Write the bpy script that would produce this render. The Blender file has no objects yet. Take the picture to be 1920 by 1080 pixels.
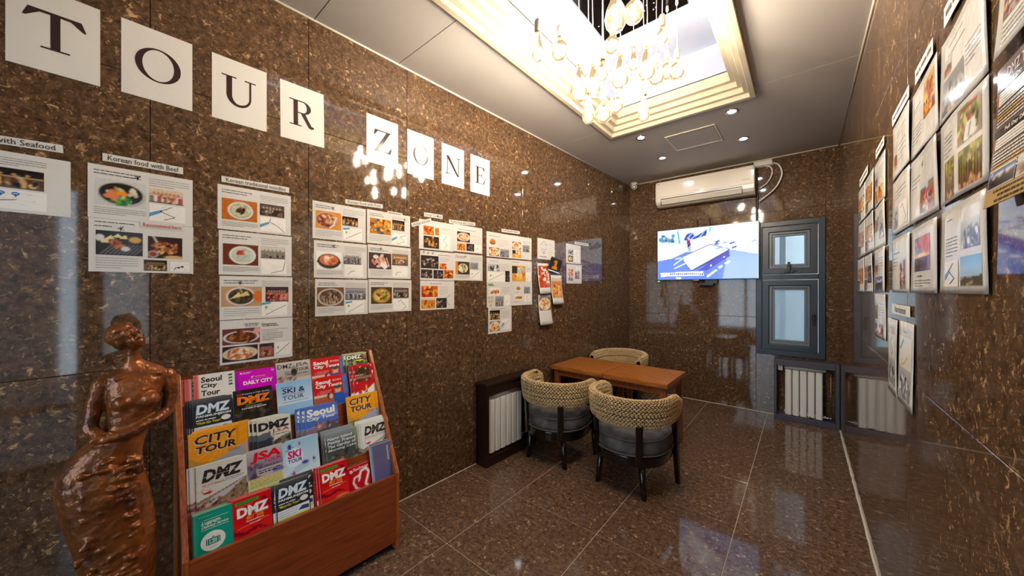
import bpy, bmesh, math, random
import numpy as np
from mathutils import Vector, Matrix
from math import sin, cos, pi, radians, sqrt, atan2

C = bpy.context.scene.collection
sc = bpy.context.scene

# ------------------------------------------------------------------ camera, world, exposure
cam_d = bpy.data.cameras.new('camera')
cam = bpy.data.objects.new('camera', cam_d)
C.objects.link(cam)
cam_d.sensor_width = 36.0
cam_d.lens = 36.0 * 650.0 / 1920.0
cam_d.shift_y = 2.5 / 1920.0
cam_d.clip_start = 0.02
cam.location = (0, 0, 1.4)
cam.rotation_euler = (radians(90), 0, radians(39.98))
sc.camera = cam

world = bpy.data.worlds.new('world')
sc.world = world
world.use_nodes = True
wb = world.node_tree.nodes['Background']
wb.inputs['Color'].default_value = (0.74, 0.87, 1.0, 1)
wb.inputs['Strength'].default_value = 4.5

sc.view_settings.view_transform = 'Standard'
sc.view_settings.look = 'None'
sc.view_settings.exposure = 0.55
sc.view_settings.gamma = 1.0
sc.view_settings.use_curve_mapping = False
try:
    sc.cycles.use_denoising = True
    sc.cycles.sample_clamp_indirect = 6.0
    sc.cycles.max_bounces = 8
    sc.cycles.glossy_bounces = 5
    sc.cycles.transparent_max_bounces = 16
    sc.cycles.caustics_reflective = False
    sc.cycles.caustics_refractive = False
except Exception:
    pass

BULB_L = 440.0        # filament radiance
BULB_GLASS = 0.5
LED_L = 2.6
DOWN_L = 260.0
TV_L = 0.92

# ------------------------------------------------------------------ colour + material helpers
def lin(c):
    out = []
    for v in c[:3]:
        v = max(0.0, min(255.0, v)) / 255.0
        out.append(v / 12.92 if v <= 0.04045 else ((v + 0.055) / 1.055) ** 2.4)
    return tuple(out)

def lin_np(a):
    a = np.clip(a, 0, 255) / 255.0
    return np.where(a <= 0.04045, a / 12.92, ((a + 0.055) / 1.055) ** 2.4)

def new_mat(name):
    m = bpy.data.materials.new(name)
    m.use_nodes = True
    nt = m.node_tree
    b = nt.nodes['Principled BSDF']
    return m, nt, b

def pbr(name, col, rough=0.5, metal=0.0, bump=0.0, bscale=60.0, var=0.0, vscale=8.0, ior=1.5, coat=0.0, stretch=None, emit=None):
    m, nt, b = new_mat(name)
    N, L = nt.nodes, nt.links
    b.inputs['Roughness'].default_value = rough
    b.inputs['Metallic'].default_value = metal
    b.inputs['IOR'].default_value = ior
    b.inputs['Coat Weight'].default_value = coat
    b.inputs['Coat Roughness'].default_value = 0.08
    tc = N.new('ShaderNodeTexCoord')
    mp = N.new('ShaderNodeMapping')
    L.new(tc.outputs['Object'], mp.inputs['Vector'])
    if stretch:
        mp.inputs['Scale'].default_value = stretch
    c = lin(col)
    if var > 0:
        n = N.new('ShaderNodeTexNoise')
        n.inputs['Scale'].default_value = vscale
        n.inputs['Detail'].default_value = 5
        L.new(mp.outputs['Vector'], n.inputs['Vector'])
        r = N.new('ShaderNodeValToRGB')
        r.color_ramp.elements[0].position = 0.3
        r.color_ramp.elements[1].position = 0.7
        r.color_ramp.elements[0].color = tuple(x * (1 - var) for x in c) + (1,)
        r.color_ramp.elements[1].color = tuple(min(1, x * (1 + var)) for x in c) + (1,)
        L.new(n.outputs['Fac'], r.inputs['Fac'])
        L.new(r.outputs['Color'], b.inputs['Base Color'])
    else:
        b.inputs['Base Color'].default_value = c + (1,)
    if bump > 0:
        n2 = N.new('ShaderNodeTexNoise')
        n2.inputs['Scale'].default_value = bscale
        n2.inputs['Detail'].default_value = 4
        L.new(mp.outputs['Vector'], n2.inputs['Vector'])
        bp = N.new('ShaderNodeBump')
        bp.inputs['Strength'].default_value = bump
        bp.inputs['Distance'].default_value = 0.01
        L.new(n2.outputs['Fac'], bp.inputs['Height'])
        L.new(bp.outputs['Normal'], b.inputs['Normal'])
    if emit:
        b.inputs['Emission Color'].default_value = lin(emit[0]) + (1,)
        b.inputs['Emission Strength'].default_value = emit[1]
    return m

def stone(name, dark, mid, fleck, rough=0.05, fs=46.0, spec=0.5):
    """polished brown stone: mottled ground, irregular pale shards of two sizes gathered in patches"""
    m, nt, b = new_mat(name)
    N, L = nt.nodes, nt.links
    g = N.new('ShaderNodeNewGeometry')
    def noise(scale, detail, rough_, dist, p0, p1, c0, c1):
        n = N.new('ShaderNodeTexNoise'); n.inputs['Scale'].default_value = scale; n.inputs['Detail'].default_value = detail
        n.inputs['Roughness'].default_value = rough_; n.inputs['Distortion'].default_value = dist
        L.new(g.outputs['Position'], n.inputs['Vector'])
        r = N.new('ShaderNodeValToRGB')
        r.color_ramp.elements[0].position = p0; r.color_ramp.elements[1].position = p1
        r.color_ramp.elements[0].color = tuple(c0) + (1,); r.color_ramp.elements[1].color = tuple(c1) + (1,)
        L.new(n.outputs['Fac'], r.inputs['Fac'])
        return r.outputs['Color']
    base = noise(38, 9, .72, .4, .34, .70, lin(dark), lin(mid))
    k0, k1 = (0, 0, 0), (1, 1, 1)
    big = noise(fs, 5.0, .68, .7, .575, .675, k0, k1)
    fine = noise(fs * 2.4, 4.0, .7, .6, .585, .70, k0, (.8, .8, .8))
    gate = noise(9, 5, .6, .3, .36, .58, (.2, .2, .2), k1)
    mxm = N.new('ShaderNodeMath'); mxm.operation = 'MAXIMUM'
    L.new(big, mxm.inputs[0]); L.new(fine, mxm.inputs[1])
    mu = N.new('ShaderNodeMath'); mu.operation = 'MULTIPLY'
    L.new(mxm.outputs[0], mu.inputs[0]); L.new(gate, mu.inputs[1])
    mx = N.new('ShaderNodeMix'); mx.data_type = 'RGBA'
    L.new(mu.outputs[0], mx.inputs['Factor']); L.new(base, mx.inputs['A'])
    mx.inputs['B'].default_value = lin(fleck) + (1,)
    L.new(mx.outputs['Result'], b.inputs['Base Color'])
    b.inputs['Roughness'].default_value = rough
    b.inputs['IOR'].default_value = 1.52
    b.inputs['Specular IOR Level'].default_value = spec
    return m

def wood(name, c1, c2, rough=0.35, axis=0, scale=7.0, coat=0.3):
    m, nt, b = new_mat(name)
    N, L = nt.nodes, nt.links
    tc = N.new('ShaderNodeTexCoord')
    mp = N.new('ShaderNodeMapping')
    s = [14.0, 14.0, 14.0]; s[axis] = 1.2
    mp.inputs['Scale'].default_value = s
    L.new(tc.outputs['Object'], mp.inputs['Vector'])
    n = N.new('ShaderNodeTexNoise'); n.inputs['Scale'].default_value = scale; n.inputs['Detail'].default_value = 6
    n.inputs['Distortion'].default_value = 0.8
    L.new(mp.outputs['Vector'], n.inputs['Vector'])
    r = N.new('ShaderNodeValToRGB')
    r.color_ramp.elements[0].position = 0.3; r.color_ramp.elements[1].position = 0.72
    r.color_ramp.elements[0].color = lin(c1) + (1,); r.color_ramp.elements[1].color = lin(c2) + (1,)
    L.new(n.outputs['Fac'], r.inputs['Fac'])
    L.new(r.outputs['Color'], b.inputs['Base Color'])
    b.inputs['Roughness'].default_value = rough
    b.inputs['Coat Weight'].default_value = coat
    b.inputs['Coat Roughness'].default_value = 0.12
    return m

def emitter(name, col, strength):
    m, nt, b = new_mat(name)
    nt.nodes.remove(b)
    e = nt.nodes.new('ShaderNodeEmission')
    e.inputs['Color'].default_value = tuple(col) + (1,)
    e.inputs['Strength'].default_value = strength
    nt.links.new(e.outputs[0], nt.nodes['Material Output'].inputs[0])
    return m

def ink_mat(name, rough=0.25, coat=0.0, emission=0.0):
    m, nt, b = new_mat(name)
    b.inputs['Specular IOR Level'].default_value = 0.22
    a = nt.nodes.new('ShaderNodeAttribute'); a.attribute_name = 'ink'
    nt.links.new(a.outputs['Color'], b.inputs['Base Color'])
    b.inputs['Roughness'].default_value = rough
    b.inputs['Coat Weight'].default_value = coat
    if emission:
        nt.links.new(a.outputs['Color'], b.inputs['Emission Color'])
        b.inputs['Emission Strength'].default_value = emission
        b.inputs['Base Color'].default_value = (0.01, 0.01, 0.01, 1)
        for l in list(nt.links):
            if l.to_socket == b.inputs['Base Color']:
                nt.links.remove(l)
    return m

M = {}
M['wall'] = stone('polished_wall_stone', (47, 35, 26), (116, 87, 63), (204, 163, 116), fs=40)
M['floor'] = stone('polished_floor_stone', (62, 47, 38), (130, 100, 80), (214, 176, 136), rough=0.07, fs=42, spec=0.38)
M['grout'] = pbr('pale_grout', (206, 192, 174), 0.8)
M['joint'] = pbr('dark_joint', (58, 40, 28), 0.7)
M['seal'] = pbr('white_sealant', (225, 215, 200), 0.6, bump=0.3, bscale=90)
M['ceil'] = pbr('ceiling_paint', (180, 176, 172), 0.55, bump=0.05, bscale=20)
M['cove'] = pbr('cream_moulding_paint', (176, 166, 146), 0.45)
M['white'] = pbr('white_plastic', (232, 228, 220), 0.3, coat=0.3)
M['ac'] = pbr('cream_ac_plastic', (228, 216, 198), 0.16, coat=0.5)
M['dkgrey'] = pbr('dark_grey_plastic', (48, 46, 46), 0.4)
M['black'] = pbr('black_plastic', (14, 14, 16), 0.3)
M['rad'] = pbr('radiator_enamel', (236, 234, 228), 0.3, coat=0.2)
M['brass'] = pbr('dull_brass_pipe', (150, 118, 78), 0.35, metal=0.8)
M['alu'] = pbr('blue_grey_window_frame', (40, 48, 57), 0.32, bump=0.03, bscale=200)
M['alu2'] = pbr('window_bead_highlight', (104, 112, 120), 0.3)  # beads coloured paler than the frame as painted highlights
M['purp'] = pbr('slate_painted_wood', (74, 70, 82), 0.4)
M['dkwood'] = wood('dark_espresso_wood', (24, 12, 8), (44, 24, 16), 0.28, 2)
M['espresso'] = wood('espresso_chair_wood', (10, 7, 7), (26, 18, 18), 0.22, 2)
M['table'] = wood('orange_stained_wood', (124, 68, 20), (196, 118, 46), 0.32, 0)
M['tleg'] = wood('orange_stained_wood_upright', (104, 50, 16), (168, 92, 36), 0.35, 2)
M['cherry'] = wood('red_cherry_veneer', (112, 46, 18), (156, 74, 32), 0.3, 1, 5.0)
M['cherry_v'] = wood('red_cherry_veneer_upright', (126, 58, 24), (190, 104, 50), 0.28, 2, 5.0)
M['paper'] = pbr('white_paper_edges', (232, 230, 226), 0.6)
M['mirror'] = pbr('black_mirror_plate', (10, 8, 10), 0.05, ior=1.7)
M['cord'] = pbr('white_cord', (228, 224, 214), 0.5)
M['dkcer'] = pbr('grey_socket', (150, 146, 140), 0.4)
M['chrome'] = pbr('chrome', (200, 200, 200), 0.15, metal=1.0)
M['rattan'] = pbr('woven_seagrass', (204, 174, 126), 0.55, var=0.4, vscale=70)
M['velvet'] = pbr('mottled_grey_velvet', (74, 70, 70), 0.7, var=0.8, vscale=9, bump=0.15, bscale=70)
M['piping'] = pbr('grey_piping', (84, 78, 74), 0.6)
M['ink'] = ink_mat('printed_ink_laminated', 0.14)
M['inkgloss'] = ink_mat('printed_ink_gloss', 0.3)
M['tv'] = ink_mat('tv_picture', 0.1, emission=TV_L)
M['filament'] = emitter('warm_filament', (1.0, 0.90, 0.78), BULB_L)
M['led'] = emitter('added_cool_led', (0.92, 0.95, 1.0), LED_L)
M['down'] = emitter('downlight_led', (0.9, 0.95, 1.0), DOWN_L)
M['greenled'] = emitter('green_standby_led', (0.05, 1.0, 0.1), 2.0)

def laminated():
    m, nt, b = new_mat('laminated_white_page')
    N, L = nt.nodes, nt.links
    b.inputs['Base Color'].default_value = lin((218, 214, 209)) + (1,)
    b.inputs['Roughness'].default_value = 0.13
    b.inputs['Specular IOR Level'].default_value = 0.22
    g = N.new('ShaderNodeNewGeometry')
    n = N.new('ShaderNodeTexNoise'); n.inputs['Scale'].default_value = 9; n.inputs['Detail'].default_value = 3
    L.new(g.outputs['Position'], n.inputs['Vector'])
    bp = N.new('ShaderNodeBump'); bp.inputs['Strength'].default_value = 0.25; bp.inputs['Distance'].default_value = 0.02
    L.new(n.outputs['Fac'], bp.inputs['Height'])
    L.new(bp.outputs['Normal'], b.inputs['Normal'])
    return m
M['page'] = laminated()
M['matte'] = pbr('matte_white_paper', (212, 208, 202), 0.7)

def bulb_glass():
    m, nt, b = new_mat('amber_bulb_glass')
    nt.nodes.remove(b)
    N, L = nt.nodes, nt.links
    t = N.new('ShaderNodeBsdfTransparent'); t.inputs['Color'].default_value = (1.0, 0.93, 0.78, 1)
    lw = N.new('ShaderNodeLayerWeight'); lw.inputs['Blend'].default_value = 0.28      # longer path through the amber glass at the rim
    rp = N.new('ShaderNodeValToRGB'); rp.color_ramp.elements[0].position = 0.25; rp.color_ramp.elements[1].position = 0.95
    rp.color_ramp.elements[0].color = (1.0, .95, .85, 1); rp.color_ramp.elements[1].color = (.42, .27, .10, 1)
    L.new(lw.outputs['Facing'], rp.inputs['Fac']); L.new(rp.outputs['Color'], t.inputs['Color'])
    gl = N.new('ShaderNodeBsdfGlossy'); gl.inputs['Roughness'].default_value = 0.05
    f = N.new('ShaderNodeFresnel'); f.inputs['IOR'].default_value = 1.45
    mx = N.new('ShaderNodeMixShader')
    L.new(f.outputs[0], mx.inputs[0]); L.new(t.outputs[0], mx.inputs[1]); L.new(gl.outputs[0], mx.inputs[2])
    e = N.new('ShaderNodeEmission'); e.inputs['Color'].default_value = (1.0, 0.70, 0.34, 1); e.inputs['Strength'].default_value = BULB_GLASS
    ad = N.new('ShaderNodeAddShader')
    L.new(mx.outputs[0], ad.inputs[0]); L.new(e.outputs[0], ad.inputs[1])
    L.new(ad.outputs[0], N['Material Output'].inputs[0])
    return m
M['bulb'] = bulb_glass()

def pane_glass(name, frosted):
    m, nt, b = new_mat(name)
    nt.nodes.remove(b)
    N, L = nt.nodes, nt.links
    f = N.new('ShaderNodeFresnel'); f.inputs['IOR'].default_value = 1.5
    gl = N.new('ShaderNodeBsdfGlossy'); gl.inputs['Roughness'].default_value = 0.03
    mx = N.new('ShaderNodeMixShader')
    t = N.new('ShaderNodeBsdfTransparent'); t.inputs['Color'].default_value = (0.93, 0.97, 0.98, 1)
    src = t
    if frosted:
        tr = N.new('ShaderNodeBsdfTranslucent'); tr.inputs['Color'].default_value = (0.75, 0.83, 0.84, 1)
        m2 = N.new('ShaderNodeMixShader'); m2.inputs[0].default_value = 0.55
        L.new(t.outputs[0], m2.inputs[1]); L.new(tr.outputs[0], m2.inputs[2])
        src = m2
    L.new(f.outputs[0], mx.inputs[0]); L.new(src.outputs[0], mx.inputs[1]); L.new(gl.outputs[0], mx.inputs[2])
    L.new(mx.outputs[0], N['Material Output'].inputs[0])
    return m
M['frost'] = pane_glass('frosted_pane', True)
M['clear'] = pane_glass('clear_pane', False)

def bronze():
    m, nt, b = new_mat('brown_bronze')
    N, L = nt.nodes, nt.links
    g = N.new('ShaderNodeTexCoord')
    n = N.new('ShaderNodeTexNoise'); n.inputs['Scale'].default_value = 14; n.inputs['Detail'].default_value = 7
    L.new(g.outputs['Object'], n.inputs['Vector'])
    r = N.new('ShaderNodeValToRGB')
    r.color_ramp.elements[0].position = 0.3; r.color_ramp.elements[1].position = 0.75
    r.color_ramp.elements[0].color = lin((78, 38, 18)) + (1,); r.color_ramp.elements[1].color = lin((166, 94, 42)) + (1,)
    L.new(n.outputs['Fac'], r.inputs['Fac'])
    L.new(r.outputs['Color'], b.inputs['Base Color'])
    b.inputs['Metallic'].default_value = 0.35
    b.inputs['Roughness'].default_value = 0.3
    n2 = N.new('ShaderNodeTexNoise'); n2.inputs['Scale'].default_value = 38; n2.inputs['Detail'].default_value = 4
    L.new(g.outputs['Object'], n2.inputs['Vector'])
    bp = N.new('ShaderNodeBump'); bp.inputs['Strength'].default_value = 0.45; bp.inputs['Distance'].default_value = 0.012
    L.new(n2.outputs['Fac'], bp.inputs['Height'])
    L.new(bp.outputs['Normal'], b.inputs['Normal'])
    return m
M['bronze'] = bronze()

# ------------------------------------------------------------------ mesh builder
class MB:
    def __init__(s):
        s.v = []; s.f = []; s.mi = []; s.sm = []
    def add(s, vs, fs, mi=0, smooth=False):
        b = len(s.v)
        s.v += [tuple(v) for v in vs]
        for f in fs:
            s.f.append([b + i for i in f]); s.mi.append(mi); s.sm.append(smooth)
    def box(s, x0, y0, z0, x1, y1, z1, mi=0, T=None):
        vs = [(x0, y0, z0), (x1, y0, z0), (x1, y1, z0), (x0, y1, z0), (x0, y0, z1), (x1, y0, z1), (x1, y1, z1), (x0, y1, z1)]
        if T is not None:
            vs = [T @ Vector(v) for v in vs]
        s.add(vs, [(0, 3, 2, 1), (4, 5, 6, 7), (0, 1, 5, 4), (1, 2, 6, 5), (2, 3, 7, 6), (3, 0, 4, 7)], mi)
    def prism(s, prof, a, b, axis, mi=0):
        """extrude a 2D profile along axis from a to b; profile gives the other two coordinates in order"""
        def p(u, w, t):
            r = [u, w]; r.insert(axis, t); return tuple(r)
        n = len(prof)
        vs = [p(u, w, a) for u, w in prof] + [p(u, w, b) for u, w in prof]
        fs = [tuple(range(n - 1, -1, -1)), tuple(range(n, 2 * n))]
        for i in range(n):
            j = (i + 1) % n
            fs.append((i, j, n + j, n + i))
        s.add(vs, fs, mi)
    def ring(s, x0, y0, x1, y1, w, z0, z1, mi=0):
        """mitred rectangular frame in the xy plane, z from z0 to z1"""
        o = [(x0, y0), (x1, y0), (x1, y1), (x0, y1)]
        i_ = [(x0 + w, y0 + w), (x1 - w, y0 + w), (x1 - w, y1 - w), (x0 + w, y1 - w)]
        vs = [(a, b, z0) for a, b in o] + [(a, b, z0) for a, b in i_] + [(a, b, z1) for a, b in o] + [(a, b, z1) for a, b in i_]
        fs = []
        for k in range(4):
            j = (k + 1) % 4
            fs += [(k, 4 + k, 4 + j, j), (8 + k, 8 + j, 12 + j, 12 + k), (k, j, 8 + j, 8 + k), (4 + k, 12 + k, 12 + j, 4 + j)]
        s.add(vs, fs, mi)
    def tube(s, pts, r, n=8, mi=0, caps=True):
        pts = [Vector(p) for p in pts]
        rs = r if isinstance(r, (list, tuple)) else [r] * len(pts)
        b = len(s.v); prev = None
        for i, p in enumerate(pts):
            d = (pts[min(i + 1, len(pts) - 1)] - pts[max(i - 1, 0)])
            d = d.normalized() if d.length > 1e-9 else Vector((0, 0, 1))
            if prev is None:
                u = d.orthogonal().normalized()
            else:
                u = (prev - d * prev.dot(d))
                u = u.normalized() if u.length > 1e-6 else d.orthogonal().normalized()
            prev = u
            w = d.cross(u)
            for k in range(n):
                a = 2 * pi * k / n
                s.v.append(tuple(p + (u * cos(a) + w * sin(a)) * rs[i]))
        for i in range(len(pts) - 1):
            for k in range(n):
                j = (k + 1) % n
                s.f.append([b + i * n + k, b + i * n + j, b + (i + 1) * n + j, b + (i + 1) * n + k]); s.mi.append(mi); s.sm.append(True)
        if caps:
            e = b + (len(pts) - 1) * n
            s.f.append([b + k for k in range(n - 1, -1, -1)]); s.mi.append(mi); s.sm.append(False)
            s.f.append([e + k for k in range(n)]); s.mi.append(mi); s.sm.append(False)
    def lathe(s, prof, n=16, c=(0, 0, 0), mi=0):
        b = len(s.v)
        for r, z in prof:
            for k in range(n):
                a = 2 * pi * k / n
                s.v.append((c[0] + r * cos(a), c[1] + r * sin(a), c[2] + z))
        for i in range(len(prof) - 1):
            for k in range(n):
                j = (k + 1) % n
                s.f.append([b + i * n + k, b + i * n + j, b + (i + 1) * n + j, b + (i + 1) * n + k]); s.mi.append(mi); s.sm.append(True)
        if prof[0][0] > 1e-6:
            s.f.append([b + k for k in range(n - 1, -1, -1)]); s.mi.append(mi); s.sm.append(False)
        if prof[-1][0] > 1e-6:
            e = b + (len(prof) - 1) * n
            s.f.append([e + k for k in range(n)]); s.mi.append(mi); s.sm.append(False)
    def ell(s, c, r, n=14, m=9, T=None, mi=0):
        b = len(s.v)
        for i in range(m + 1):
            th = pi * i / m
            for k in range(n):
                a = 2 * pi * k / n
                p = Vector((r[0] * sin(th) * cos(a), r[1] * sin(th) * sin(a), r[2] * cos(th)))
                if T is not None:
                    p = T @ p
                s.v.append(tuple(p + Vector(c)))
        for i in range(m):
            for k in range(n):
                j = (k + 1) % n
                s.f.append([b + i * n + k, b + (i + 1) * n + k, b + (i + 1) * n + j, b + i * n + j]); s.mi.append(mi); s.sm.append(True)
    def mesh(s, name, mats):
        me = bpy.data.meshes.new(name)
        me.from_pydata(s.v, [], s.f)
        for m in (mats if isinstance(mats, (list, tuple)) else [mats]):
            me.materials.append(m)
        me.polygons.foreach_set('material_index', s.mi)
        me.polygons.foreach_set('use_smooth', s.sm)
        me.validate()
        me.update()
        return me

def link(name, me, parent=None, mat=None, bevel=0.0, seg=2):
    o = bpy.data.objects.new(name, me)
    C.objects.link(o)
    if parent is not None:
        o.parent = parent
    if mat is not None:
        o.matrix_basis = mat
    if bevel > 0:
        b = o.modifiers.new('bevel', 'BEVEL'); b.width = bevel; b.segments = seg; b.limit_method = 'ANGLE'
    return o

def obj(name, mb, mats, parent=None, mat=None, bevel=0.0, seg=2):
    return link(name, mb.mesh(name, mats), parent, mat, bevel, seg)

def tag(o, label=None, cat=None, group=None, kind=None):
    if label: o['label'] = label
    if cat: o['category'] = cat
    if group: o['group'] = group
    if kind: o['kind'] = kind
    return o

def thing(name, label, cat, mat=None, group=None):
    o = bpy.data.objects.new(name, None)
    o.empty_display_size = 0.05
    C.objects.link(o)
    if mat is not None:
        o.matrix_basis = mat
    return tag(o, label, cat, group)

def dup(root, mat, label, group=None):
    r = root.copy(); C.objects.link(r); r.matrix_basis = mat; r['label'] = label
    if group: r['group'] = group
    for ch in list(root.children):
        c = ch.copy(); C.objects.link(c); c.parent = r
        for g in list(ch.children):
            d = g.copy(); C.objects.link(d); d.parent = c
    return r

# ------------------------------------------------------------------ frames on the walls
LW0 = Vector((-1.891, 4.87, 0)); LD = Vector((0.0410, 0.99916, 0)); LN = Vector((0.99916, -0.0410, 0)); UP = Vector((0, 0, 1))
def frame(o, x, y, z):
    return Matrix(((x.x, y.x, z.x, o.x), (x.y, y.y, z.y, o.y), (x.z, y.z, z.z, o.z), (0, 0, 0, 1)))
def LM(s, z, off=0.0):      # left wall: X along the wall away from the camera, Y up, Z into the room
    return frame(LW0 + LD * s + LN * off + UP * z, LD, UP, LN)
def LF(s, off=0.0, z=0.0):  # X into the room, Y along the wall, Z up
    return frame(LW0 + LD * s + LN * off + UP * z, LN, LD, UP)
RX, BY = 0.285, 4.87
def RM(y, z, off=0.0):      # right wall, X towards the camera (viewer's right)
    return frame(Vector((RX - off, y, z)), Vector((0, -1, 0)), UP, Vector((-1, 0, 0)))
def BM(x, z, off=0.0):      # back wall
    return frame(Vector((x, BY - off, z)), Vector((1, 0, 0)), UP, Vector((0, -1, 0)))
CEIL = 2.88

# ------------------------------------------------------------------ print helpers (flat print on pages)
class Cv:
    def __init__(s, W, H, c):
        s.W, s.H = W, H
        s.a = np.zeros((H, W, 3)) + np.array(c, float)
        s.X, s.Y = np.meshgrid(np.linspace(0, 1, W), np.linspace(0, 1, H))
    def mix(s, m, c, al=1.0):
        m = (np.clip(m, 0, 1) * al)[..., None]
        s.a = s.a * (1 - m) + np.array(c, float) * m
        return s
    def ell(s, cx, cy, rx, ry, c, al=1.0, rot=0.0):
        dx, dy = s.X - cx, (s.Y - cy)
        if rot:
            asp = s.H / s.W
            dy = dy * asp; cr, sr = cos(rot), sin(rot)
            dx, dy = dx * cr + dy * sr, (-dx * sr + dy * cr) / asp
        d = np.sqrt((dx / rx) ** 2 + (dy / ry) ** 2)
        return s.mix((1 - d) * min(rx * s.W, ry * s.H) + 0.5, c, al)
    def rect(s, x0, y0, x1, y1, c, al=1.0):
        m = np.clip((s.X - x0) * s.W + .5, 0, 1) * np.clip((x1 - s.X) * s.W + .5, 0, 1) * np.clip((s.Y - y0) * s.H + .5, 0, 1) * np.clip((y1 - s.Y) * s.H + .5, 0, 1)
        return s.mix(m, c, al)
    def poly(s, pts, c, al=1.0):
        ins = np.zeros(s.X.shape, bool); n = len(pts)
        for i in range(n):
            x1, y1 = pts[i]; x2, y2 = pts[(i + 1) % n]
            if y1 == y2: continue
            cond = ((s.Y >= min(y1, y2)) & (s.Y < max(y1, y2))) & (s.X < (x2 - x1) * (s.Y - y1) / (y2 - y1) + x1)
            ins ^= cond
        return s.mix(ins.astype(float), c, al)
    def line(s, pts, w, c, al=1.0):
        m = np.zeros(s.X.shape); asp = s.H / s.W
        for (x1, y1), (x2, y2) in zip(pts[:-1], pts[1:]):
            dx, dy = x2 - x1, (y2 - y1) * asp
            L2 = dx * dx + dy * dy + 1e-9
            t = np.clip(((s.X - x1) * dx + (s.Y - y1) * asp * dy) / L2, 0, 1)
            d = np.sqrt((s.X - x1 - t * dx) ** 2 + ((s.Y - y1) * asp - t * dy) ** 2)
            m = np.maximum(m, np.clip((w / 2 - d) * s.W + .5, 0, 1))
        return s.mix(m, c, al)
    def grad(s, c0, c1, x0=0, y0=0, x1=1, y1=1):
        t = ((s.Y - y0) / (y1 - y0))[..., None]
        g = np.array(c0) * (1 - t) + np.array(c1) * t
        m = ((s.X >= x0) & (s.X <= x1) & (s.Y >= y0) & (s.Y <= y1))[..., None]
        s.a = np.where(m, g, s.a); return s
    def blobs(s, rng, n, cols, cx=.5, cy=.5, rx=.5, ry=.5, size=.06, al=1.0):
        for _ in range(n):
            a, r = rng.random() * 2 * pi, sqrt(rng.random())
            k = size * (0.5 + rng.random())
            s.ell(cx + rx * r * cos(a), cy + ry * r * sin(a), k, k * s.W / s.H * (0.4 + 0.5 * rng.random()), rng.choice(cols), al, rng.random() * 3)
        return s
    def noise(s, rng, amp):
        r = np.random.RandomState(rng.randint(0, 99999))
        s.a = s.a + (r.rand(s.H, s.W, 1) - .5) * amp; return s
    def build(s, name, parent, x0, y0, w, h, z, mat, kind_label=None):
        xs = x0 + s.X * w; ys = y0 + (1 - s.Y) * h
        v = np.stack([xs, ys, np.full(xs.shape, z)], -1).reshape(-1, 3)
        idx = np.arange(s.W * s.H).reshape(s.H, s.W)
        f = np.stack([idx[1:, :-1], idx[1:, 1:], idx[:-1, 1:], idx[:-1, :-1]], -1).reshape(-1, 4)
        me = bpy.data.meshes.new(name)
        me.from_pydata(v.tolist(), [], f.tolist())
        at = me.color_attributes.new('ink', 'FLOAT_COLOR', 'POINT')
        col = np.ones((s.W * s.H, 4)); col[:, :3] = lin_np(s.a.reshape(-1, 3))
        at.data.foreach_set('color', col.ravel())
        me.materials.append(mat)
        o = link(name, me, parent)
        if kind_label: o['label'] = kind_label
        return o

_TX = {}
def text_geo(txt, bold=0.0, shear=0.0, spacing=1.0):
    key = (txt, bold, shear, spacing)
    if key not in _TX:
        cu = bpy.data.curves.new('t', 'FONT'); cu.body = txt; cu.size = 1.0
        cu.offset = bold; cu.shear = shear; cu.resolution_u = 2; cu.space_character = spacing
        cu.fill_mode = 'FRONT'
        ob = bpy.data.objects.new('t', cu); C.objects.link(ob)
        dg = bpy.context.evaluated_depsgraph_get(); dg.update()
        me = bpy.data.meshes.new_from_object(ob.evaluated_get(dg))
        vs = np.array([v.co[:2] for v in me.vertices]) if len(me.vertices) else np.zeros((1, 2))
        fs = [list(p.vertices) for p in me.polygons]
        bpy.data.objects.remove(ob); bpy.data.meshes.remove(me); bpy.data.curves.remove(cu)
        mn, mx = vs.min(0), vs.max(0)
        sz = np.maximum(mx - mn, 1e-6)
        _TX[key] = ((vs - mn) / sz, fs, sz[0] / sz[1])
    return _TX[key]

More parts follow.
